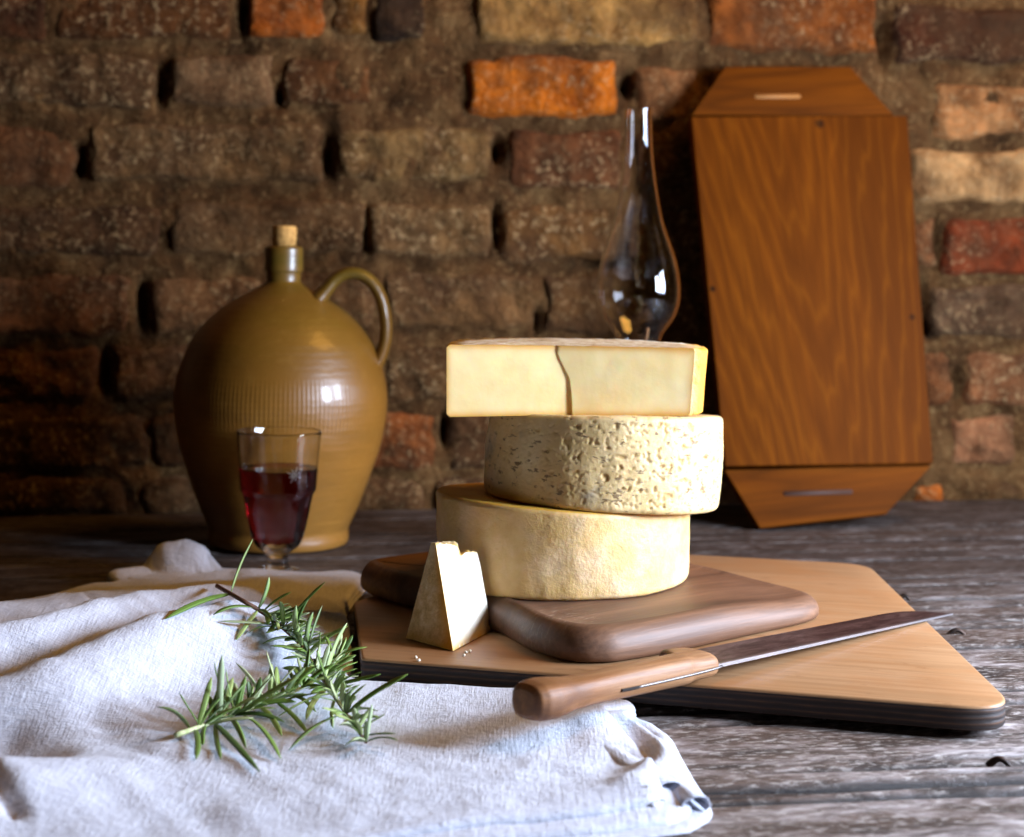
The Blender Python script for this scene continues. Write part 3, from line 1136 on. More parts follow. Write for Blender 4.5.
def build_middle():
    # the wheel lies on the sloping face of the wheel below; its own upper face is nearly level
    zc = m_base(M_X, M_Y)
    nrm = Vector((-slope.x, -slope.y, 1)).normalized()
    q = Vector((0, 0, 1)).rotation_difference(nrm)
    top = lambda x, y: .0735 + (.070 - .018) * x + (.040 - .075) * y
    o = wheel('round_cheese', 0, 0, 0, M_R, top, .0015, m_rind_pitted(), 'pitted speckled cheese wheel between the half wheel and the lowest wheel', .0016, pit=.0012, seg=600, rows=90)
    o.rotation_mode = 'QUATERNION'
    o.rotation_quaternion = q
    o.location = (M_X, M_Y, zc + .0008)
    return o


build_middle()

# ---- half wheel on top
def build_half():
    Yf = 1.425
    zb = 0.33 - (415.5 - 248) * Yf / F      # under side
    cx = (578.5 - 512) * Yf / F
    Rr = .1080
    rows = 26
    arcn = 150
    root = thing('half_cheese', 'halved cheese wheel with cut face showing, on top of the cheese stack', 'cheese', (cx, Yf, zb))
    hgt = lambda x: .0565 - .018 * x
    XR = .0945
    back = spline([(XR, -.004, 0), (.1010, -.0005, 0), (.1060, .008, 0), (Rr, .024, 0)], 8)[1:-1] + [Vector((Rr * cos(pi * i / 120), .024 + .97 * Rr * sin(pi * i / 120), 0)) for i in range(121)] + spline([(-Rr, .024, 0), (-Rr + .0002, .008, 0), (-Rr + .001, -.012, 0)], 5)[1:-1]
    arcn = len(back) + 1
    def seam(f):                # x of the break over the height (0 bottom 1 top)
        return interp([(0, -.0060), (.35, -.0068), (.55, -.0085), (.75, -.0145), (.9, -.0180), (1, -.0185)], f) + .0006 * noise.noise((f * 9, 2, 2))
    def face(f, nL=46, nR=60):
        s = seam(f)
        out = []
        yl = .0012 + .0030 * (1 - f)
        for i in range(nL):
            t = i / (nL - 1)
            x = -Rr + .001 + (s + Rr - .001) * t
            out.append((x, -.012 + (yl + .012) * t + .0003 * noise.noise((x * 60, f * 4, 0))))
        yr = .0004 + .0008 * (1 - f)
        for i in range(1, 6):
            t = i / 6
            out.append((s + .0012 * t, yl + (yr - yl) * t))
        for i in range(nR):
            t = i / (nR - 1)
            x = s + .0012 + (XR - s - .0012) * t
            out.append((x, yr + (-.004 - yr) * t + .0003 * noise.noise((x * 60, f * 4, 3))))
        return out
    er = .0028
    V, rimv = [], []
    zs = []
    for i in range(rows + 1):
        zs.append(i / rows)
    nface = None
    for k, f in enumerate(zs):
        fc = face(f)
        nface = len(fc)
        edge = min(f, 1 - f) * .056
        ins = 0 if edge > er else er - sqrt(max(0, er * er - (er - edge) ** 2))
        for (x, y) in fc:
            # narrows to the bottom at its right end
            xx = x - (max(0, x) / Rr) * .004 * (1 - f) * 1.2
            sx = 1 - ins / Rr * (abs(x) / Rr) ** 6
            rr = min(XR + .003 - x, Rr + x, f * .056, (1 - f) * .056)
            w = .0032 + (.0030 * max(0, min(1, (x - .06) / .04)))
            V.append((xx * sx, y, f * hgt(x))); rimv.append(exp(-(max(0, rr) / w) ** 1.5) * .9 if rr > 0 else .9)
        for i in range(1, arcn):
            bp = back[i - 1]
            k = 1 - ins / Rr + .011 * noise.noise((bp.x * 47, bp.y * 47, f * 2)) * min(1, max(0, bp.y / .03))
            x, y = bp.x * k, .03 + (bp.y - .03) * k
            ca = bp.x / Rr if bp.y < .06 else 0
            xx = x - (max(0, x) / Rr) * .004 * (1 - f) * 1.2
            V.append((xx, y, f * hgt(x) + .0006 * noise.noise((x * 90, y * 90, 4)) * (1 if f > .9 else 0)))
            rimv.append(max(0, min(.95, (ca - .75) * 5)) if bp.x > 0 else 0)
    per = nface + arcn - 1
    cut, rind = [], []
    for k in range(rows):
        for i in range(per):
            j = (i + 1) % per
            q = (k * per + i, k * per + j, (k + 1) * per + j, (k + 1) * per + i)
            (cut if i < nface - 1 else rind).append(q)
    # top and bottom skins with an uneven crust
    def capgrid(row, up):
        base = row * per
        left = list(range(base, base + per))
        # centre line fan through rings towards an inner point
        prev = left
        cxm, cym = 0.0, .045
        for s in (.85, .6, .35, .12):
            cur = []
            for i in left:
                x, y, z = V[i]
                xx, yy = cxm + (x - cxm) * s, cym + (y - cym) * s
                zz = (hgt(xx) + .0012 * noise.noise((xx * 70, yy * 70, 2))) if up else 0
                cur.append(len(V)); V.append((xx, yy, zz)); rimv.append(0)
            for i in range(per):
                j = (i + 1) % per
                q = (prev[i], prev[j], cur[j], cur[i])
                rind.append(q if up else q[::-1])
            prev = cur
        c = len(V); V.append((cxm, cym, hgt(0) if up else 0)); rimv.append(0)
        for i in range(per):
            j = (i + 1) % per
            q = (prev[i], prev[j], c)
            rind.append(q if up else q[::-1])
    capgrid(rows, True); capgrid(0, False)
    def sub(faces, name, mat):
        ids = {}
        vv, rv, ff = [], [], []
        for f in faces:
            g = []
            for i in f:
                if i not in ids:
                    ids[i] = len(vv); vv.append(V[i]); rv.append(rimv[i])
                g.append(ids[i])
            ff.append(tuple(g))
        me = mesh(name, vv, ff); float_attr(me, 'rim', rv)
        o = obj(name, me, mat, root)
        sharp(me, 45)
        return o
    a = sub(cut, 'cut_face', m_paste())
    a['label'] = 'creamy cut face, broken in two'
    sub(rind, 'rind', m_rind_crust('pale crusted rind', '#b99762', '#d8c29a', '#ebdfc8'))


build_half()

# ---- wedge
def build_wedge():
    z0 = PLY_T + .0012
    A = P(406, 638, z0); B = P(453, 651, z0); Cc = P(492, 630, z0)
    D = Vector((-.0460, 1.428, z0))
    top_l = PY(431, 543, 1.383); top_r = PY(477, 547, 1.405); top_b = PY(452, 541, 1.412)
    top_f = PY(435.5, 543, 1.376)
    bot = [A, B, Cc, D]
    topv = [top_l, top_f, top_r, top_b]
    root = thing('cheese_wedge', 'small white cheese wedge with brown rind standing at the left of the stack', 'cheese', tuple((A + B + Cc + D) / 4))
    o0 = root.location.copy()
    n = 30
    def quad_face(a, b, c, d, kind):      # a-b bottom, d-c top
        vs, rim = [], []
        nrm = (b - a).cross(d - a).normalized()
        for j in range(n + 1):
            for i in range(n + 1):
                s, t = i / n, j / n
                p = (a * (1 - s) + b * s) * (1 - t) + (d * (1 - s) + c * s) * t
                if kind == 'rind':
                    p = p + nrm * (.004 * 4 * s * (1 - s) * 4 * t * (1 - t) * .5)
                e = min(s, 1 - s, t, 1 - t)
                k = 0 if e <= 0 else 1
                p = p + nrm * (.0006 * k * fbm(p.x * 120, p.y * 120, p.z * 120))
                vs.append(p - o0)
                if kind == 'cut':
                    dl = s * (b - a).length; db = t * .07; dr = (1 - s) * (b - a).length
                    rim.append(min(1, .85 * exp(-(dl / .0015) ** 2) + .95 * exp(-(db / .0035) ** 1.5) + .9 * exp(-((dr + db * .8) / .0055) ** 2)))
                else:
                    rim.append(.9 * exp(-(((1 - s) * (b - a).length) / .011) ** 2) + .6 * exp(-(t * .07 / .005) ** 2))
        fs = [(j * (n + 1) + i, j * (n + 1) + i + 1, (j + 1) * (n + 1) + i + 1, (j + 1) * (n + 1) + i) for j in range(n) for i in range(n)]
        me = mesh('w', vs, fs); float_attr(me, 'rim', rim)
        return me
    crust = m_rind_crust('brown wedge rind', '#bf9456', '#d9b076', '#ebcd9c')
    paste = m_paste_white()
    obj('rind', quad_face(A, B, top_f, top_l, 'rind'), crust, root)
    cutm = join([quad_face(B, Cc, top_r, top_f, 'cut'), quad_face(Cc, D, top_b, top_r, 'cut2'), quad_face(D, A, top_l, top_b, 'cut2'), quad_face(top_l, top_f, top_r, top_b, 'cut2'), quad_face(A, D, Cc, B, 'cut2')])
    bm = bmesh.new(); bm.from_mesh(cutm)
    bmesh.ops.remove_doubles(bm, verts=bm.verts, dist=.0002)
    bm.to_mesh(cutm); bm.free()
    # a bite broken out of the upper edge: everything right of it sits lower
    xn = PY(457, 545, 1.39).x - o0.x
    zt = max(v.co.z for v in cutm.vertices)
    for v in cutm.vertices:
        k = max(0, min(1, (v.co.z - (zt - .022)) / .014))
        st = max(0, min(1, (v.co.x - xn) / .0012))
        g = .0035 * exp(-((v.co.x - xn - .003) / .003) ** 2)
        v.co.z -= k * (.0042 * st + g) + k * .0010 * (noise.noise((v.co.x * 400, v.co.y * 400, 1)) if v.co.z > zt - .012 else 0)
    sharp(cutm, 40)
    obj('paste', cutm, paste, root)
    # crumbs on the plywood in front of the wedge
    crumb = m_simple('cheese crumb', '#efe4cc', .8)
    rng = random.Random(5)
    pos = [(416, 657), (419, 660), (466, 652), (464, 655), (470, 651)]
    for i, (px, py) in enumerate(pos):
        g = P(px, py, PLY_T + .0016)
        bm = bmesh.new(); bmesh.ops.create_icosphere(bm, subdivisions=2, radius=.0011)
        for v in bm.verts: v.co *= 1 + .45 * noise.noise(v.co * 900 + Vector((i * 3, 0, 0)))
        c = obj('cheese_crumb', from_bm(bm), crumb, None, g)
        tag(c, 'tiny pale cheese crumb on the plywood board by the wedge', 'crumb', 'crumbs by the cheese wedge')


build_wedge()

# ================================================================== KNIFE
def build_knife():
    zb_, zt_ = .0405, .0240
    b = P(540, 699, zb_); t = P(947, 613, zt_)
    d = (t - b)
    Lk = d.length
    x = d.normalized()
    y = Vector((0, 0, 1)).cross(x).normalized()
    z = x.cross(y)
    root = thing('kitchen_knife', 'old kitchen knife with wooden handle resting across the plywood board', 'knife')
    root.matrix_world = Matrix.Translation(b) @ Matrix(((x.x, y.x, z.x), (x.y, y.y, z.y), (x.z, y.z, z.z))).to_4x4()
    HL = .183
    # handle: stations (x, y centre, half width y, half height z)
    st = [(-.0150, 0, .006, .005), (-.0145, 0, .0105, .0095), (-.012, 0, .0145, .0128), (-.006, 0, .0172, .0146), (.004, 0, .0180, .0148), (.013, 0, .0168, .0138), (.024, 0, .0142, .0122), (.045, .0005, .0128, .0116), (.08, .001, .0130, .0118), (.115, .001, .0135, .0120),
          (.140, .001, .0137, .0122), (.152, .0025, .0150, .0122), (.158, .0075, .0200, .0121), (.164, .0098, .0224, .0119), (.172, .0096, .0222, .0116), (.179, .0086, .0210, .0110), (.183, .0078, .0195, .0098), (.1845, .007, .017, .0075)]
    st = [(a * .93 if a > .14 else a, yc, hy * .92, hz * .86) for a, yc, hy, hz in st]
    seg = 40
    vs, fs = [], []
    sp = []
    for i in range(len(st) - 1):
        for k in range(4):
            u = k / 4
            sp.append([st[i][m] * (1 - u) + st[i + 1][m] * u for m in range(4)])
    sp.append(list(st[-1]))
    for (px, yc, hy, hz) in sp:
        for k in range(seg):
            a = 2 * pi * k / seg
            ca, sa = cos(a), sin(a)
            e = .72
            yy = math.copysign(abs(ca) ** e, ca) * hy + yc
            zz = math.copysign(abs(sa) ** e, sa) * hz
            vs.append((px, yy, zz))
    n = len(sp)
    for i in range(n - 1):
        for k in range(seg):
            j = (k + 1) % seg
            fs.append((i * seg + k, i * seg + j, (i + 1) * seg + j, (i + 1) * seg + k))
    fs.append(tuple(range(seg - 1, -1, -1))); fs.append(tuple(range((n - 1) * seg, n * seg)))
    wm, _ = m_wood('worn beech handle', ('#573317', '#84552c', '#a87e58'), 'X', 2.2, .55, spec=.45, ringy=2.0, bump=.3)
    obj('handle', mesh('handle', vs, fs), wm.m, root)
    # blade: spine on the near side (-y), cutting edge on the far side
    TL = Lk
    stn = []
    N = 40
    x0 = .165
    for i in range(N + 1):
        u = i / N
        xx = x0 + (TL - x0) * u
        ys = -.0098 - .0005 * u + .0045 * u
        w = .047 - .011 * u
        if u > .86:
            q = (u - .86) / .14
            w *= sqrt(max(0.0, 1 - q ** 2.2)) * 1.0
        stn.append((xx, ys, ys + max(w, .0008)))
    vs, fs, ed = [], [], []
    M = 8
    for (xx, ya, yb) in stn:
        u = (xx - x0) / (TL - x0)
        hs = .0013 * (1 - .45 * u)
        for side in (1, -1):
            for k in range(M + 1):
                v = k / M
                yy = ya + (yb - ya) * v
                vs.append((xx, yy, side * hs * (1 - .9 * v)))
                ed.append(1.0 if k == 0 else .0)
    W = 2 * (M + 1)
    for i in range(N):
        for k in range(M):
            a = i * W + k
            fs.append((a, a + 1, a + W + 1, a + W))
            c = i * W + M + 1 + k
            fs.append((c, c + W, c + W + 1, c + 1))
        fs.append((i * W, i * W + W, (i + 1) * W + M + 1, i * W + M + 1))           # spine
        fs.append((i * W + M, i * W + 2 * M + 1, (i + 1) * W + 2 * M + 1, (i + 1) * W + M))
    fs.append(tuple(range(0, M + 1)) + tuple(range(2 * M + 1, M, -1)))
    e = N * W
    fs.append(tuple(range(e + M + 1, e + 2 * M + 2)) + tuple(range(e + M, e - 1, -1)))
    me = mesh('blade', vs, fs)
    bm = bmesh.new(); bm.from_mesh(me); 
    ea = [v for v in ed]
    me2 = bpy.data.meshes.new('blade'); bmesh.ops.recalc_face_normals(bm, faces=bm.faces); bm.to_mesh(me2); bm.free()
    float_attr(me2, 'edge', [min(1, .35 * v) for v in ed])
    sharp(me2, 40)
    bl = obj('blade', me2, m_blade(), root)
    # tang let into the near side of the handle
    bm = bmesh.new()
    tang = [(.078, -.0141), (.182, -.0138)]
    steel = m_simple('worn steel', '#6d6866', .45, Metallic=1.0)
    pts = [Vector((.080, -.0112, -.0022)), Vector((.11, -.0114, -.0020)), Vector((.14, -.0115, -.0016)), Vector((.165, -.0112, -.0010)), Vector((.174, -.0100, -.0006))]
    obj('tang', tube(spline(pts, 4), .0010, 8), steel, root)
    slot = m_simple('dark slot', '#1a100a', .9)
    obj('tang_slot', tube(spline([Vector((.066, -.0112, -.0021)), Vector((.070, -.0114, -.0022)), Vector((.083, -.0115, -.0022))], 4), .0011, 8), slot, root)


build_knife()

# ================================================================== LINEN CLOTH
CL = [(.100, .986), (.1150, 1.012), (.1155, 1.045), (.111, 1.094), (.104, 1.15), (.094, 1.205), (.078, 1.238), (.05, 1.2505), (.0, 1.2675), (-.06, 1.287), (-.1185, 1.307),
      (-.1205, 1.34), (-.1310, 1.42), (-.1410, 1.50), (-.148, 1.56), (-.146, 1.62), (-.140, 1.69), (-.162, 1.728), (-.22, 1.734), (-.285, 1.742), (-.300, 1.770), (-.335, 1.775), (-.372, 1.742), (-.395, 1.705), (-.383, 1.682),
      (-.405, 1.662), (-.435, 1.60), (-.49, 1.54), (-.60, 1.46), (-.66, 1.30), (-.64, 1.05), (-.56, .84), (-.40, .76), (-.20, .80), (-.10, .905), (-.017, .946), (.049, .966)]


def seg_dist(p, a, b):
    ax, ay = a; bx, by = b
    vx, vy = bx - ax, by - ay
    t = max(0, min(1, ((p[0] - ax) * vx + (p[1] - ay) * vy) / (vx * vx + vy * vy)))
    dx, dy = p[0] - ax - vx * t, p[1] - ay - vy * t
    return sqrt(dx * dx + dy * dy), t


RIDGES = [
    ([(-.50, 1.06), (-.40, 1.10), (-.318, 1.195), (-.262, 1.315), (-.215, 1.385), (-.165, 1.44)], [.010, .020, .036, .042, .040, .018], .050),
    ([(-.55, 1.20), (-.43, 1.25), (-.365, 1.305), (-.30, 1.435), (-.24, 1.505), (-.18, 1.54)], [.03, .036, .040, .037, .028, .010], .036),
    ([(-.60, 1.39), (-.47, 1.46), (-.39, 1.535), (-.29, 1.61), (-.20, 1.65), (-.15, 1.66)], [.014, .016, .015, .010, .007, .004], .040),
    ([(-.40, .90), (-.29, 1.00), (-.215, 1.075)], [.020, .026, .004], .055),
    ([(.093, 1.195), (.099, 1.14), (.095, 1.08), (.072, 1.035)], [.003, .011, .012, .005], .012),
    ([(.085, 1.03), (.045, 1.025), (-.03, 1.02)], [.004, .002, .000], .016),
    ([(.045, 1.215), (.058, 1.14), (.050, 1.07)], [.002, .004, .000], .018),
]
_pts = spline([(x, y, 0) for x, y in CL] + [(CL[0][0], CL[0][1], 0)], 4)[:-1]
CLS = [(p.x, p.y) for p in _pts]


def ridge_h(x, y):
    z = 0.0
    for pts, amp, w in RIDGES:
        best = (9, 0)
        for i in range(len(pts) - 1):
            d, t = seg_dist((x, y), pts[i], pts[i + 1])
            if d < best[0]: best = (d, amp[i] * (1 - t) + amp[i + 1] * t)
        if best[0] < 3 * w: z = max(z, 0) + best[1] * exp(-(best[0] / w) ** 2) * (1 if z < .001 else max(.25, 1 - z / .05))
    return z


def cloth_h(x, y):
    z = .0115 + ridge_h(x, y)
    z += .0022 * fbm(x * 11, y * 11, .3, 3) + .0009 * noise.noise((x * 60, y * 45, 7))
    # fine crumples run along the drape on the left
    z += .0016 * noise.noise((x * 34 + y * 22, y * 9 - x * 7, 1.5)) * max(0, min(1, (-.05 - x) / .1))
    d, t = seg_dist((x, y), (-.322, 1.744), (-.338, 1.742))          # bunched corner by the jug
    if d < .025: z = max(z, .010 + .028 * sqrt(1 - (d / .025) ** 2) * (1 + .10 * noise.noise((x * 90, y * 90, 3))))
    d, t = seg_dist((x, y), (-.350, 1.738), (-.385, 1.708))
    if d < .016: z = max(z, .006 + .010 * sqrt(1 - (d / .016) ** 2))
    for a, b, dep, w in (((-.44, 1.075), (-.335, 1.125), .013, .030), ((-.335, 1.125), (-.30, 1.09), .006, .022), ((-.325, 1.025), (-.272, .955), .007, .006), ((-.375, 1.545), (-.362, 1.520), .005, .003)):
        d, t = seg_dist((x, y), a, b)
        if d < 3 * w: z -= dep * exp(-(d / w) ** 2)
    return max(z, .004)


def inside(x, y, poly):
    c = False
    n = len(poly)
    j = n - 1
    for i in range(n):
        xi, yi = poly[i]; xj, yj = poly[j]
        if (yi > y) != (yj > y) and x < (xj - xi) * (y - yi) / (yj - yi) + xi: c = not c
        j = i
    return c


def offset_poly(poly, d):
    n = len(poly)
    out = []
    for i in range(n):
        a, b = Vector(poly[i - 1]), Vector(poly[(i + 1) % n])
        t = (b - a).normalized()
        dd = d(poly[i]) if callable(d) else d
        out.append((poly[i][0] - t.y * dd, poly[i][1] + t.x * dd))     # CCW: inward
    return out


def sheet(poly, drop, lip, step, seed):
    """a cloth layer whose edge is a soft rolled fold"""
    rings = [offset_poly(poly, d) for d in (0.0015, .0, .0009, .0025, .005, .009, .014)]
    inner = rings[-1]
    pts = [p for r in rings[2:] for p in r]
    n = len(poly)
    xs = [p[0] for p in poly]; ys = [p[1] for p in poly]
    edges = []
    y = min(ys)
    grid = []
    while y < max(ys):
        x = min(xs)
        while x < max(xs):
            if inside(x, y, inner):
                dm = min((x - q[0]) ** 2 + (y - q[1]) ** 2 for q in inner[::2])
                if dm > (step * .8) ** 2: grid.append((x, y))
            x += step
        y += step
    allp = pts + grid
    rn = len(rings) - 2
    for r in range(rn):
        for i in range(n):
            edges.append((r * n + i, r * n + (i + 1) % n))
    vo, eo, fo, ov, oe, of = delaunay_2d_cdt([Vector(p) for p in allp], edges, [], 0, 1e-6)
    # keep triangles inside the outer kept ring
    outp = rings[2]
    fs = []
    for f in fo:
        cx = sum(vo[i].x for i in f) / 3; cy = sum(vo[i].y for i in f) / 3
        if inside(cx, cy, outp): fs.append(tuple(f))
    vs = []
    for v in vo:
        dm = 9
        for i in range(n):
            a, b = poly[i], poly[(i + 1) % n]
            if abs(a[0] - v.x) + abs(a[1] - v.y) < .06:
                d, _ = seg_dist(v, a, b)
                if d < dm: dm = d
        e = min(1, dm / lip)
        k = sqrt(max(0, 1 - (1 - e) ** 2))
        top = cloth_h(v.x, v.y) - drop(v.x, v.y)
        vs.append(Vector((v.x, v.y, max(.0008, top - .0055 * (1 - k) - .0012 * noise.noise((v.x * 90, v.y * 90, seed)) * (1 - e)))))
    # lower lip rolled under: connect outer kept ring to table
    base = [i for i in range(n)]
    idmap = {}
    for i in range(n):
        idmap[i] = min(range(len(vo)), key=lambda j: (vo[j].x - outp[i][0]) ** 2 + (vo[j].y - outp[i][1]) ** 2) if (vo[i] - Vector(outp[i])).length > 1e-5 else i
    r0, r1 = [], []
    for i in range(n):
        zt = vs[idmap[i]].z
        r0.append(len(vs)); vs.append(Vector((rings[1][i][0], rings[1][i][1], max(.0006, zt - .002))))
    for i in range(n):
        zt = vs[r0[i]].z
        r1.append(len(vs)); vs.append(Vector((rings[0][i][0], rings[0][i][1], max(.0004, zt - .0028))))
    r2 = []
    for i in range(n):
        zt = vs[r1[i]].z
        r2.append(len(vs)); vs.append(Vector((rings[4][i][0], rings[4][i][1], max(.0003, zt - .0015))))
    top_ids = [idmap[i] for i in range(n)]
    for ra, rb in ((top_ids, r0), (r0, r1), (r1, r2)):
        for i in range(n):
            j = (i + 1) % n
            fs.append((ra[j], ra[i], rb[i], rb[j]))
    return mesh('sheet', vs, fs)


def build_cloth():
    def front(p):       # 1 along the front and right folded edges
        x, y = p
        f = max(0, min(1, (x + .50) / .10))
        return f if (y < 1.22 and (x > .045 or y < 1.03)) else 0.0
    L0 = CLS
    L1 = offset_poly(L0, lambda p: .011 * front(p) + .0005)
    L2 = offset_poly(L1, lambda p: .016 * front(p) + .0005)
    fl = lambda x, y: 1.0
    ms = [sheet(L2, lambda x, y: 0.0, .0042, .0055, 1),
          sheet(L1, lambda x, y: .0046, .004, .012, 2),
          sheet(L0, lambda x, y: .0088, .004, .012, 3)]
    # loops of the folded corner at the right
    def loop(c, r, yaw, tilt, L, th, turns=1.35, r1=.55):
        vs, fs = [], []
        nu, nv = 26, 10
        for j in range(nv + 1):
            for i in range(nu + 1):
                a = -pi * .1 + turns * pi * i / nu
                rr = r * (1 - (1 - r1) * i / nu) * (1 - .25 * (j / nv)) * (1 + .12 * noise.noise((i * .3, j * .3, c[0] * 40)))
                p = Vector((L * (j / nv), cos(a) * rr * 1.5, sin(a) * rr))
                p = Matrix.Rotation(yaw, 3, 'Z') @ p
                vs.append(Vector(c) + p + Vector((0, 0, .0))); vs[-1].z = max(.001, vs[-1].z)
        for j in range(nv):
            for i in range(nu):
                a = j * (nu + 1) + i
                fs.append((a, a + 1, a + nu + 2, a + nu + 1))
        return mesh('loop', vs, fs)
    for (c, r, yaw, L) in (((.094, 1.033, .0085), .0085, R(112), .10), ((.1085, 1.014, .0065), .007, R(105), .10), ((.086, 1.014, .007), .005, R(125), .03)):
        m = loop(c, r, yaw, 0, L, .002)
        ms.append(m)
    me = join(ms)
    o = obj('linen_cloth', me, LINEN)
    sd = o.modifiers.new('thick', 'SOLIDIFY'); sd.thickness = .0008; sd.offset = 0
    tag(o, 'rumpled folded white linen cloth lying on the table in front of the boards', 'cloth')
    return o


build_cloth()

# ================================================================== ROSEMARY
def on_cloth(px, py, lift=.0):
    """march the line of sight down to the cloth"""
    d = Vector(((px - 512) / F, 1.0, -(py - HY) / F))
    t = .7
    while t < 2.2:
        p = Vector((0, 0, H)) + d * t
        if p.z <= cloth_h(p.x, p.y) + lift: return p
        t += .002
    return p


def leaf_mesh(base, tip, side_bend, w, col_top, rng, V, F_, cols):
    """a narrow solid blade from base to tip"""
    ax = tip - base
    L = ax.length
    t = ax.normalized()
    up = Vector((0, 0, 1)) - t * t.z
    if up.length < .05: up = Vector((0, -1, 0))
    up.normalize()
    s = t.cross(up).normalized()
    roll = rng.uniform(-.7, .7)
    s2 = s * cos(roll) + up * sin(roll); u2 = up * cos(roll) - s * sin(roll)
    n = 8
    b0 = len(V)
    for i in range(n + 1):
        f = i / n
        c = base + ax * f + side_bend * (4 * f * (1 - f))
        ww = w * (min(1, .35 + f * 4)) * (1 - max(0, (f - .72) / .28) ** 2.0 * .88)
        th = ww * .42
        ring = [c + s2 * ww - u2 * th * .5, c + s2 * ww * .55 + u2 * th * .55, c + u2 * th * .12, c - s2 * ww * .55 + u2 * th * .55, c - s2 * ww - u2 * th * .5, c - u2 * th * .25]
        V += ring
        dk = [x * .72 for x in col_top]; pale = [x * .6 + .4 * y for x, y in zip(col_top, lin('#c5cfae')[:3])]
        cols += [col_top, col_top, dk, col_top, col_top, pale]
    for i in range(n):
        for k in range(6):
            j = (k + 1) % 6
            F_.append((b0 + i * 6 + k, b0 + i * 6 + j, b0 + (i + 1) * 6 + j, b0 + (i + 1) * 6 + k))
    F_.append(tuple(b0 + k for k in range(5, -1, -1))); F_.append(tuple(b0 + n * 6 + k for k in range(6)))


def sprig(label, path, explicit, fill, seed, stem_col, skip=0.0):
    rng = random.Random(seed)
    pts = [on_cloth(x, y, l) for x, y, l in path]
    sp = spline(pts, 6)
    o0 = sp[0].copy()
    root = thing('rosemary_sprig', label, 'herb', tuple(o0))
    sm = Mat('woody stem', Roughness=.7)
    sm.put('Base Color', sm.ramp(sm.noise(sm.co(), 160, 4), [(0.35, stem_col[0]), (0.65, stem_col[1])]))
    sm.bump(sm.noise(sm.co((1, 1, 1)), 300, 3), .4, .001)
    obj('stem', tube([p - o0 for p in sp], lambda t: .0018 - .0007 * t, 8), sm.m, root)
    V, Fc, cols = [], [], []
    greens = ['#5d7a30', '#73903f', '#8ea556', '#a8ba72', '#667f3a', '#4a642c', '#a3b184', '#b9c490']
    for (bx, by, tx, ty, w) in explicit:
        near = min(sp, key=lambda q: (512 + F * q.x / q.y - bx) ** 2 + (HY + (H - q.z) * F / q.y - by) ** 2)
        b = PY(bx, by, near.y + rng.uniform(-.004, .002))
        c = b.copy()
        ch = cloth_h(c.x, c.y)
        if c.z < ch + .003: c = on_cloth(bx, by, .004)
        # choose the tip depth so that the leaf stays above the cloth
        y = c.y + rng.uniform(-.012, .004)
        c = near + (c - near) * .12
        tip = PY(tx, ty, y)
        g = on_cloth(tx, ty, .003)
        if tip.z < cloth_h(tip.x, tip.y) + .003: tip = g
        col = lin(rng.choice(greens))[:3]
        leaf_mesh(c - o0, tip - o0, Vector((rng.uniform(-.002, .002), rng.uniform(-.002, .002), rng.uniform(.000, .004))), w * .00105, list(col), rng, V, Fc, cols)
    n = len(sp)
    for k in range(fill):
        f = skip + (1 - skip) * (k + rng.random()) / fill
        i = min(n - 2, int(f * (n - 1)))
        b = sp[i].lerp(sp[i + 1], rng.random())
        t = (sp[i + 1] - sp[i]).normalized()
        a = rng.uniform(0, 2 * pi)
        s = t.cross(Vector((0, 0, 1))).normalized(); u = s.cross(t)
        out = s * cos(a) + u * (abs(sin(a)) * .9 + .12)
        L = rng.uniform(.017, .036) * (1 - .25 * f)
        tip = b + (out * rng.uniform(.6, .95) + t * rng.uniform(.35, .8)).normalized() * L
        hmin = cloth_h(tip.x, tip.y) + .0022
        if tip.z < hmin: tip.z = hmin
        # keep clear of the plywood board
        if inside(tip.x, tip.y, ply_poly) and tip.z < PLY_T + .004: tip.z = PLY_T + .004
        col = lin(rng.choice(greens))[:3]
        leaf_mesh(b - o0, tip - o0, Vector((0, 0, rng.uniform(0, .003))), rng.uniform(.0014, .0021), list(col), rng, V, Fc, cols)
    me = mesh('leaves', V, Fc)
    bm = bmesh.new(); bm.from_mesh(me); bmesh.ops.recalc_face_normals(bm, faces=bm.faces); bm.to_mesh(me); bm.free()
    color_attr(me, cols)
    obj('leaves', me, LEAF, root)
    return root


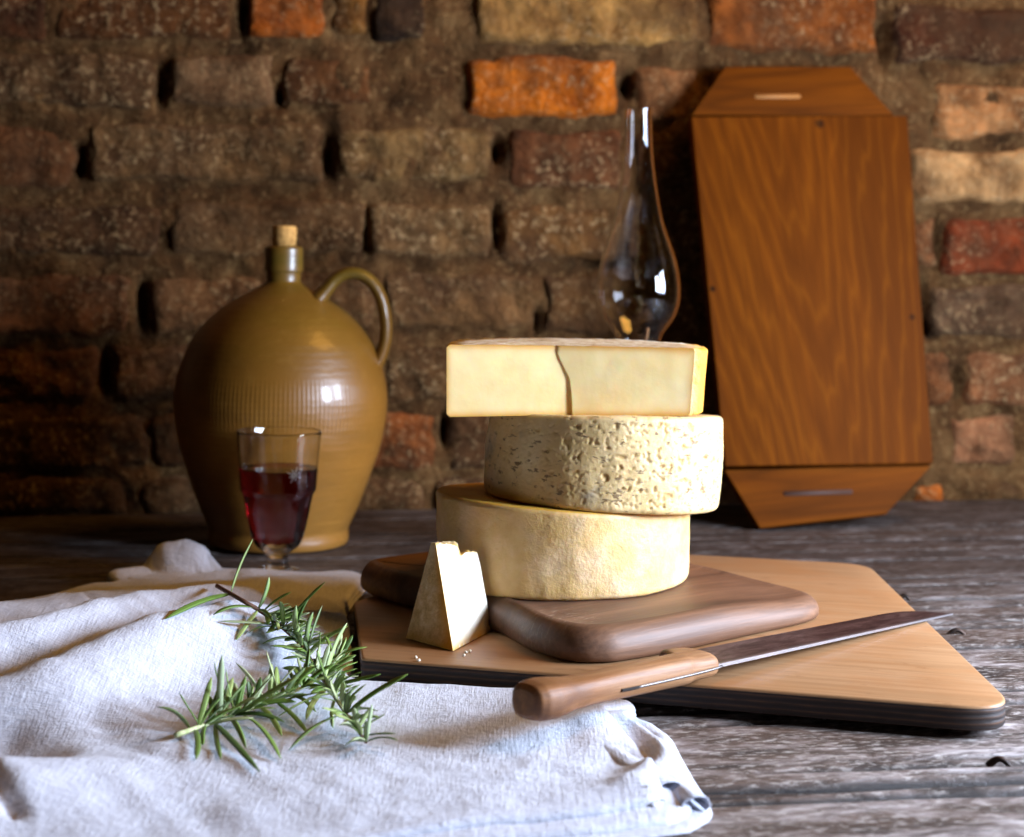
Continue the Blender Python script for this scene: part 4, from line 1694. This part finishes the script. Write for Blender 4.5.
exA = [(215, 703, 222, 655, 2.2), (200, 719, 179, 692, 2), (188, 722, 157, 707, 2), (218, 734, 260, 772, 2.3), (249, 731, 281, 759, 2.2), (196, 734, 196, 759, 1.9), (218, 735, 221, 759, 1.6), (262, 690, 236, 663, 2.1), (275, 690, 266, 650, 2.1),
       (280, 716, 308, 734, 2.1), (243, 722, 297, 677, 2.8), (225, 705, 214, 660, 1.8), (232, 700, 226, 668, 2), (250, 712, 248, 680, 1.8), (236, 730, 246, 748, 1.6), (268, 722, 282, 736, 1.8), (290, 700, 316, 712, 2), (300, 690, 326, 688, 2), (206, 726, 203, 745, 1.7), (275, 714, 320, 692, 2.4), (230, 716, 262, 702, 2.4), (240, 726, 285, 722, 2.2), (285, 690, 305, 668, 2)]
exB = [(232, 590, 253, 539, 1.9), (228, 596, 165, 619, 2.2), (255, 610, 213, 615, 2.3), (258, 607, 269, 577, 1.7), (256, 611, 236, 640, 1.8), (280, 623, 218, 621, 1.6), (277, 632, 247, 634, 1.6), (294, 616, 325, 582, 2.6), (287, 623, 280, 601, 2), (326, 641, 348, 626, 2.2), (354, 657, 347, 623, 1.9), (338, 654, 367, 647, 1.9),
       (356, 668, 381, 674, 1.9), (354, 710, 408, 674, 2.3), (366, 738, 372, 704, 1.3), (325, 728, 360, 733, 2.2), (323, 726, 289, 750, 2.2), (305, 640, 296, 605, 2), (318, 645, 322, 606, 2), (312, 650, 313, 612, 1.8), (330, 660, 320, 630, 1.8), (335, 672, 356, 655, 2), (340, 690, 362, 672, 2),
       (330, 690, 316, 650, 2), (300, 640, 262, 644, 2), (305, 655, 270, 646, 2), (315, 672, 282, 668, 2), (322, 690, 306, 720, 2), (335, 700, 333, 728, 1.6), (345, 712, 330, 680, 2), (318, 700, 276, 718, 2.4), (350, 700, 366, 684, 1.8), (300, 632, 310, 596, 1.6)]
sprig('rosemary sprig with pale cut end pointing left across the cloth', [(176, 735, .005), (205, 725, .006), (235, 714, .008), (265, 703, .009), (295, 691, .010), (322, 676, .012), (340, 662, .014)], exA, 85, 4, ('#8f9a5c', '#c3c79a'), .12)
sprig('longer rosemary sprig with brown stem running from the glass towards the knife', [(217, 586, .010), (238, 598, .010), (262, 612, .010), (283, 628, .012), (303, 648, .014), (322, 678, .013), (342, 708, .010), (366, 742, .005)], exB, 135, 9, ('#4a2c1c', '#7a5236'), .28)

# ================================================================== LIGHT
w = bpy.data.worlds.new('room'); sc.world = w
w.use_nodes = True
bg = w.node_tree.nodes['Background']
bg.inputs[0].default_value = (1.0, .55, .18, 1)
bg.inputs[1].default_value = 0.015


def area(name, loc, target, sx, sy, power, col):
    l = bpy.data.lights.new(name, 'AREA')
    l.shape = 'RECTANGLE'; l.size = sx; l.size_y = sy; l.energy = power; l.color = col
    o = bpy.data.objects.new(name, l); C.objects.link(o)
    o.location = loc
    o.rotation_euler = (Vector(target) - Vector(loc)).to_track_quat('-Z', 'Y').to_euler()
    return o


# two casements of the window at the right of the table, and an added warm fill light high on the same side
area('window_light', (1.16, .98, .43), (.05, 1.36, .08), .28, .36, 45, (.66, .78, 1.0))
area('window_light', (1.18, 1.38, .43), (.05, 1.43, .08), .28, .36, 22, (.66, .78, 1.0))
area('warm_fill', (1.05, 1.62, 1.80), (-.15, 1.70, .05), .7, .7, 16, (1.0, .48, .09))

sc.view_settings.view_transform = 'Standard'
sc.view_settings.look = 'None'
sc.view_settings.gamma = 1
sc.view_settings.exposure = 0.0
sc.view_settings.use_curve_mapping = False
sc.cycles.use_denoising = True
sc.cycles.max_bounces = 14
sc.cycles.transmission_bounces = 14
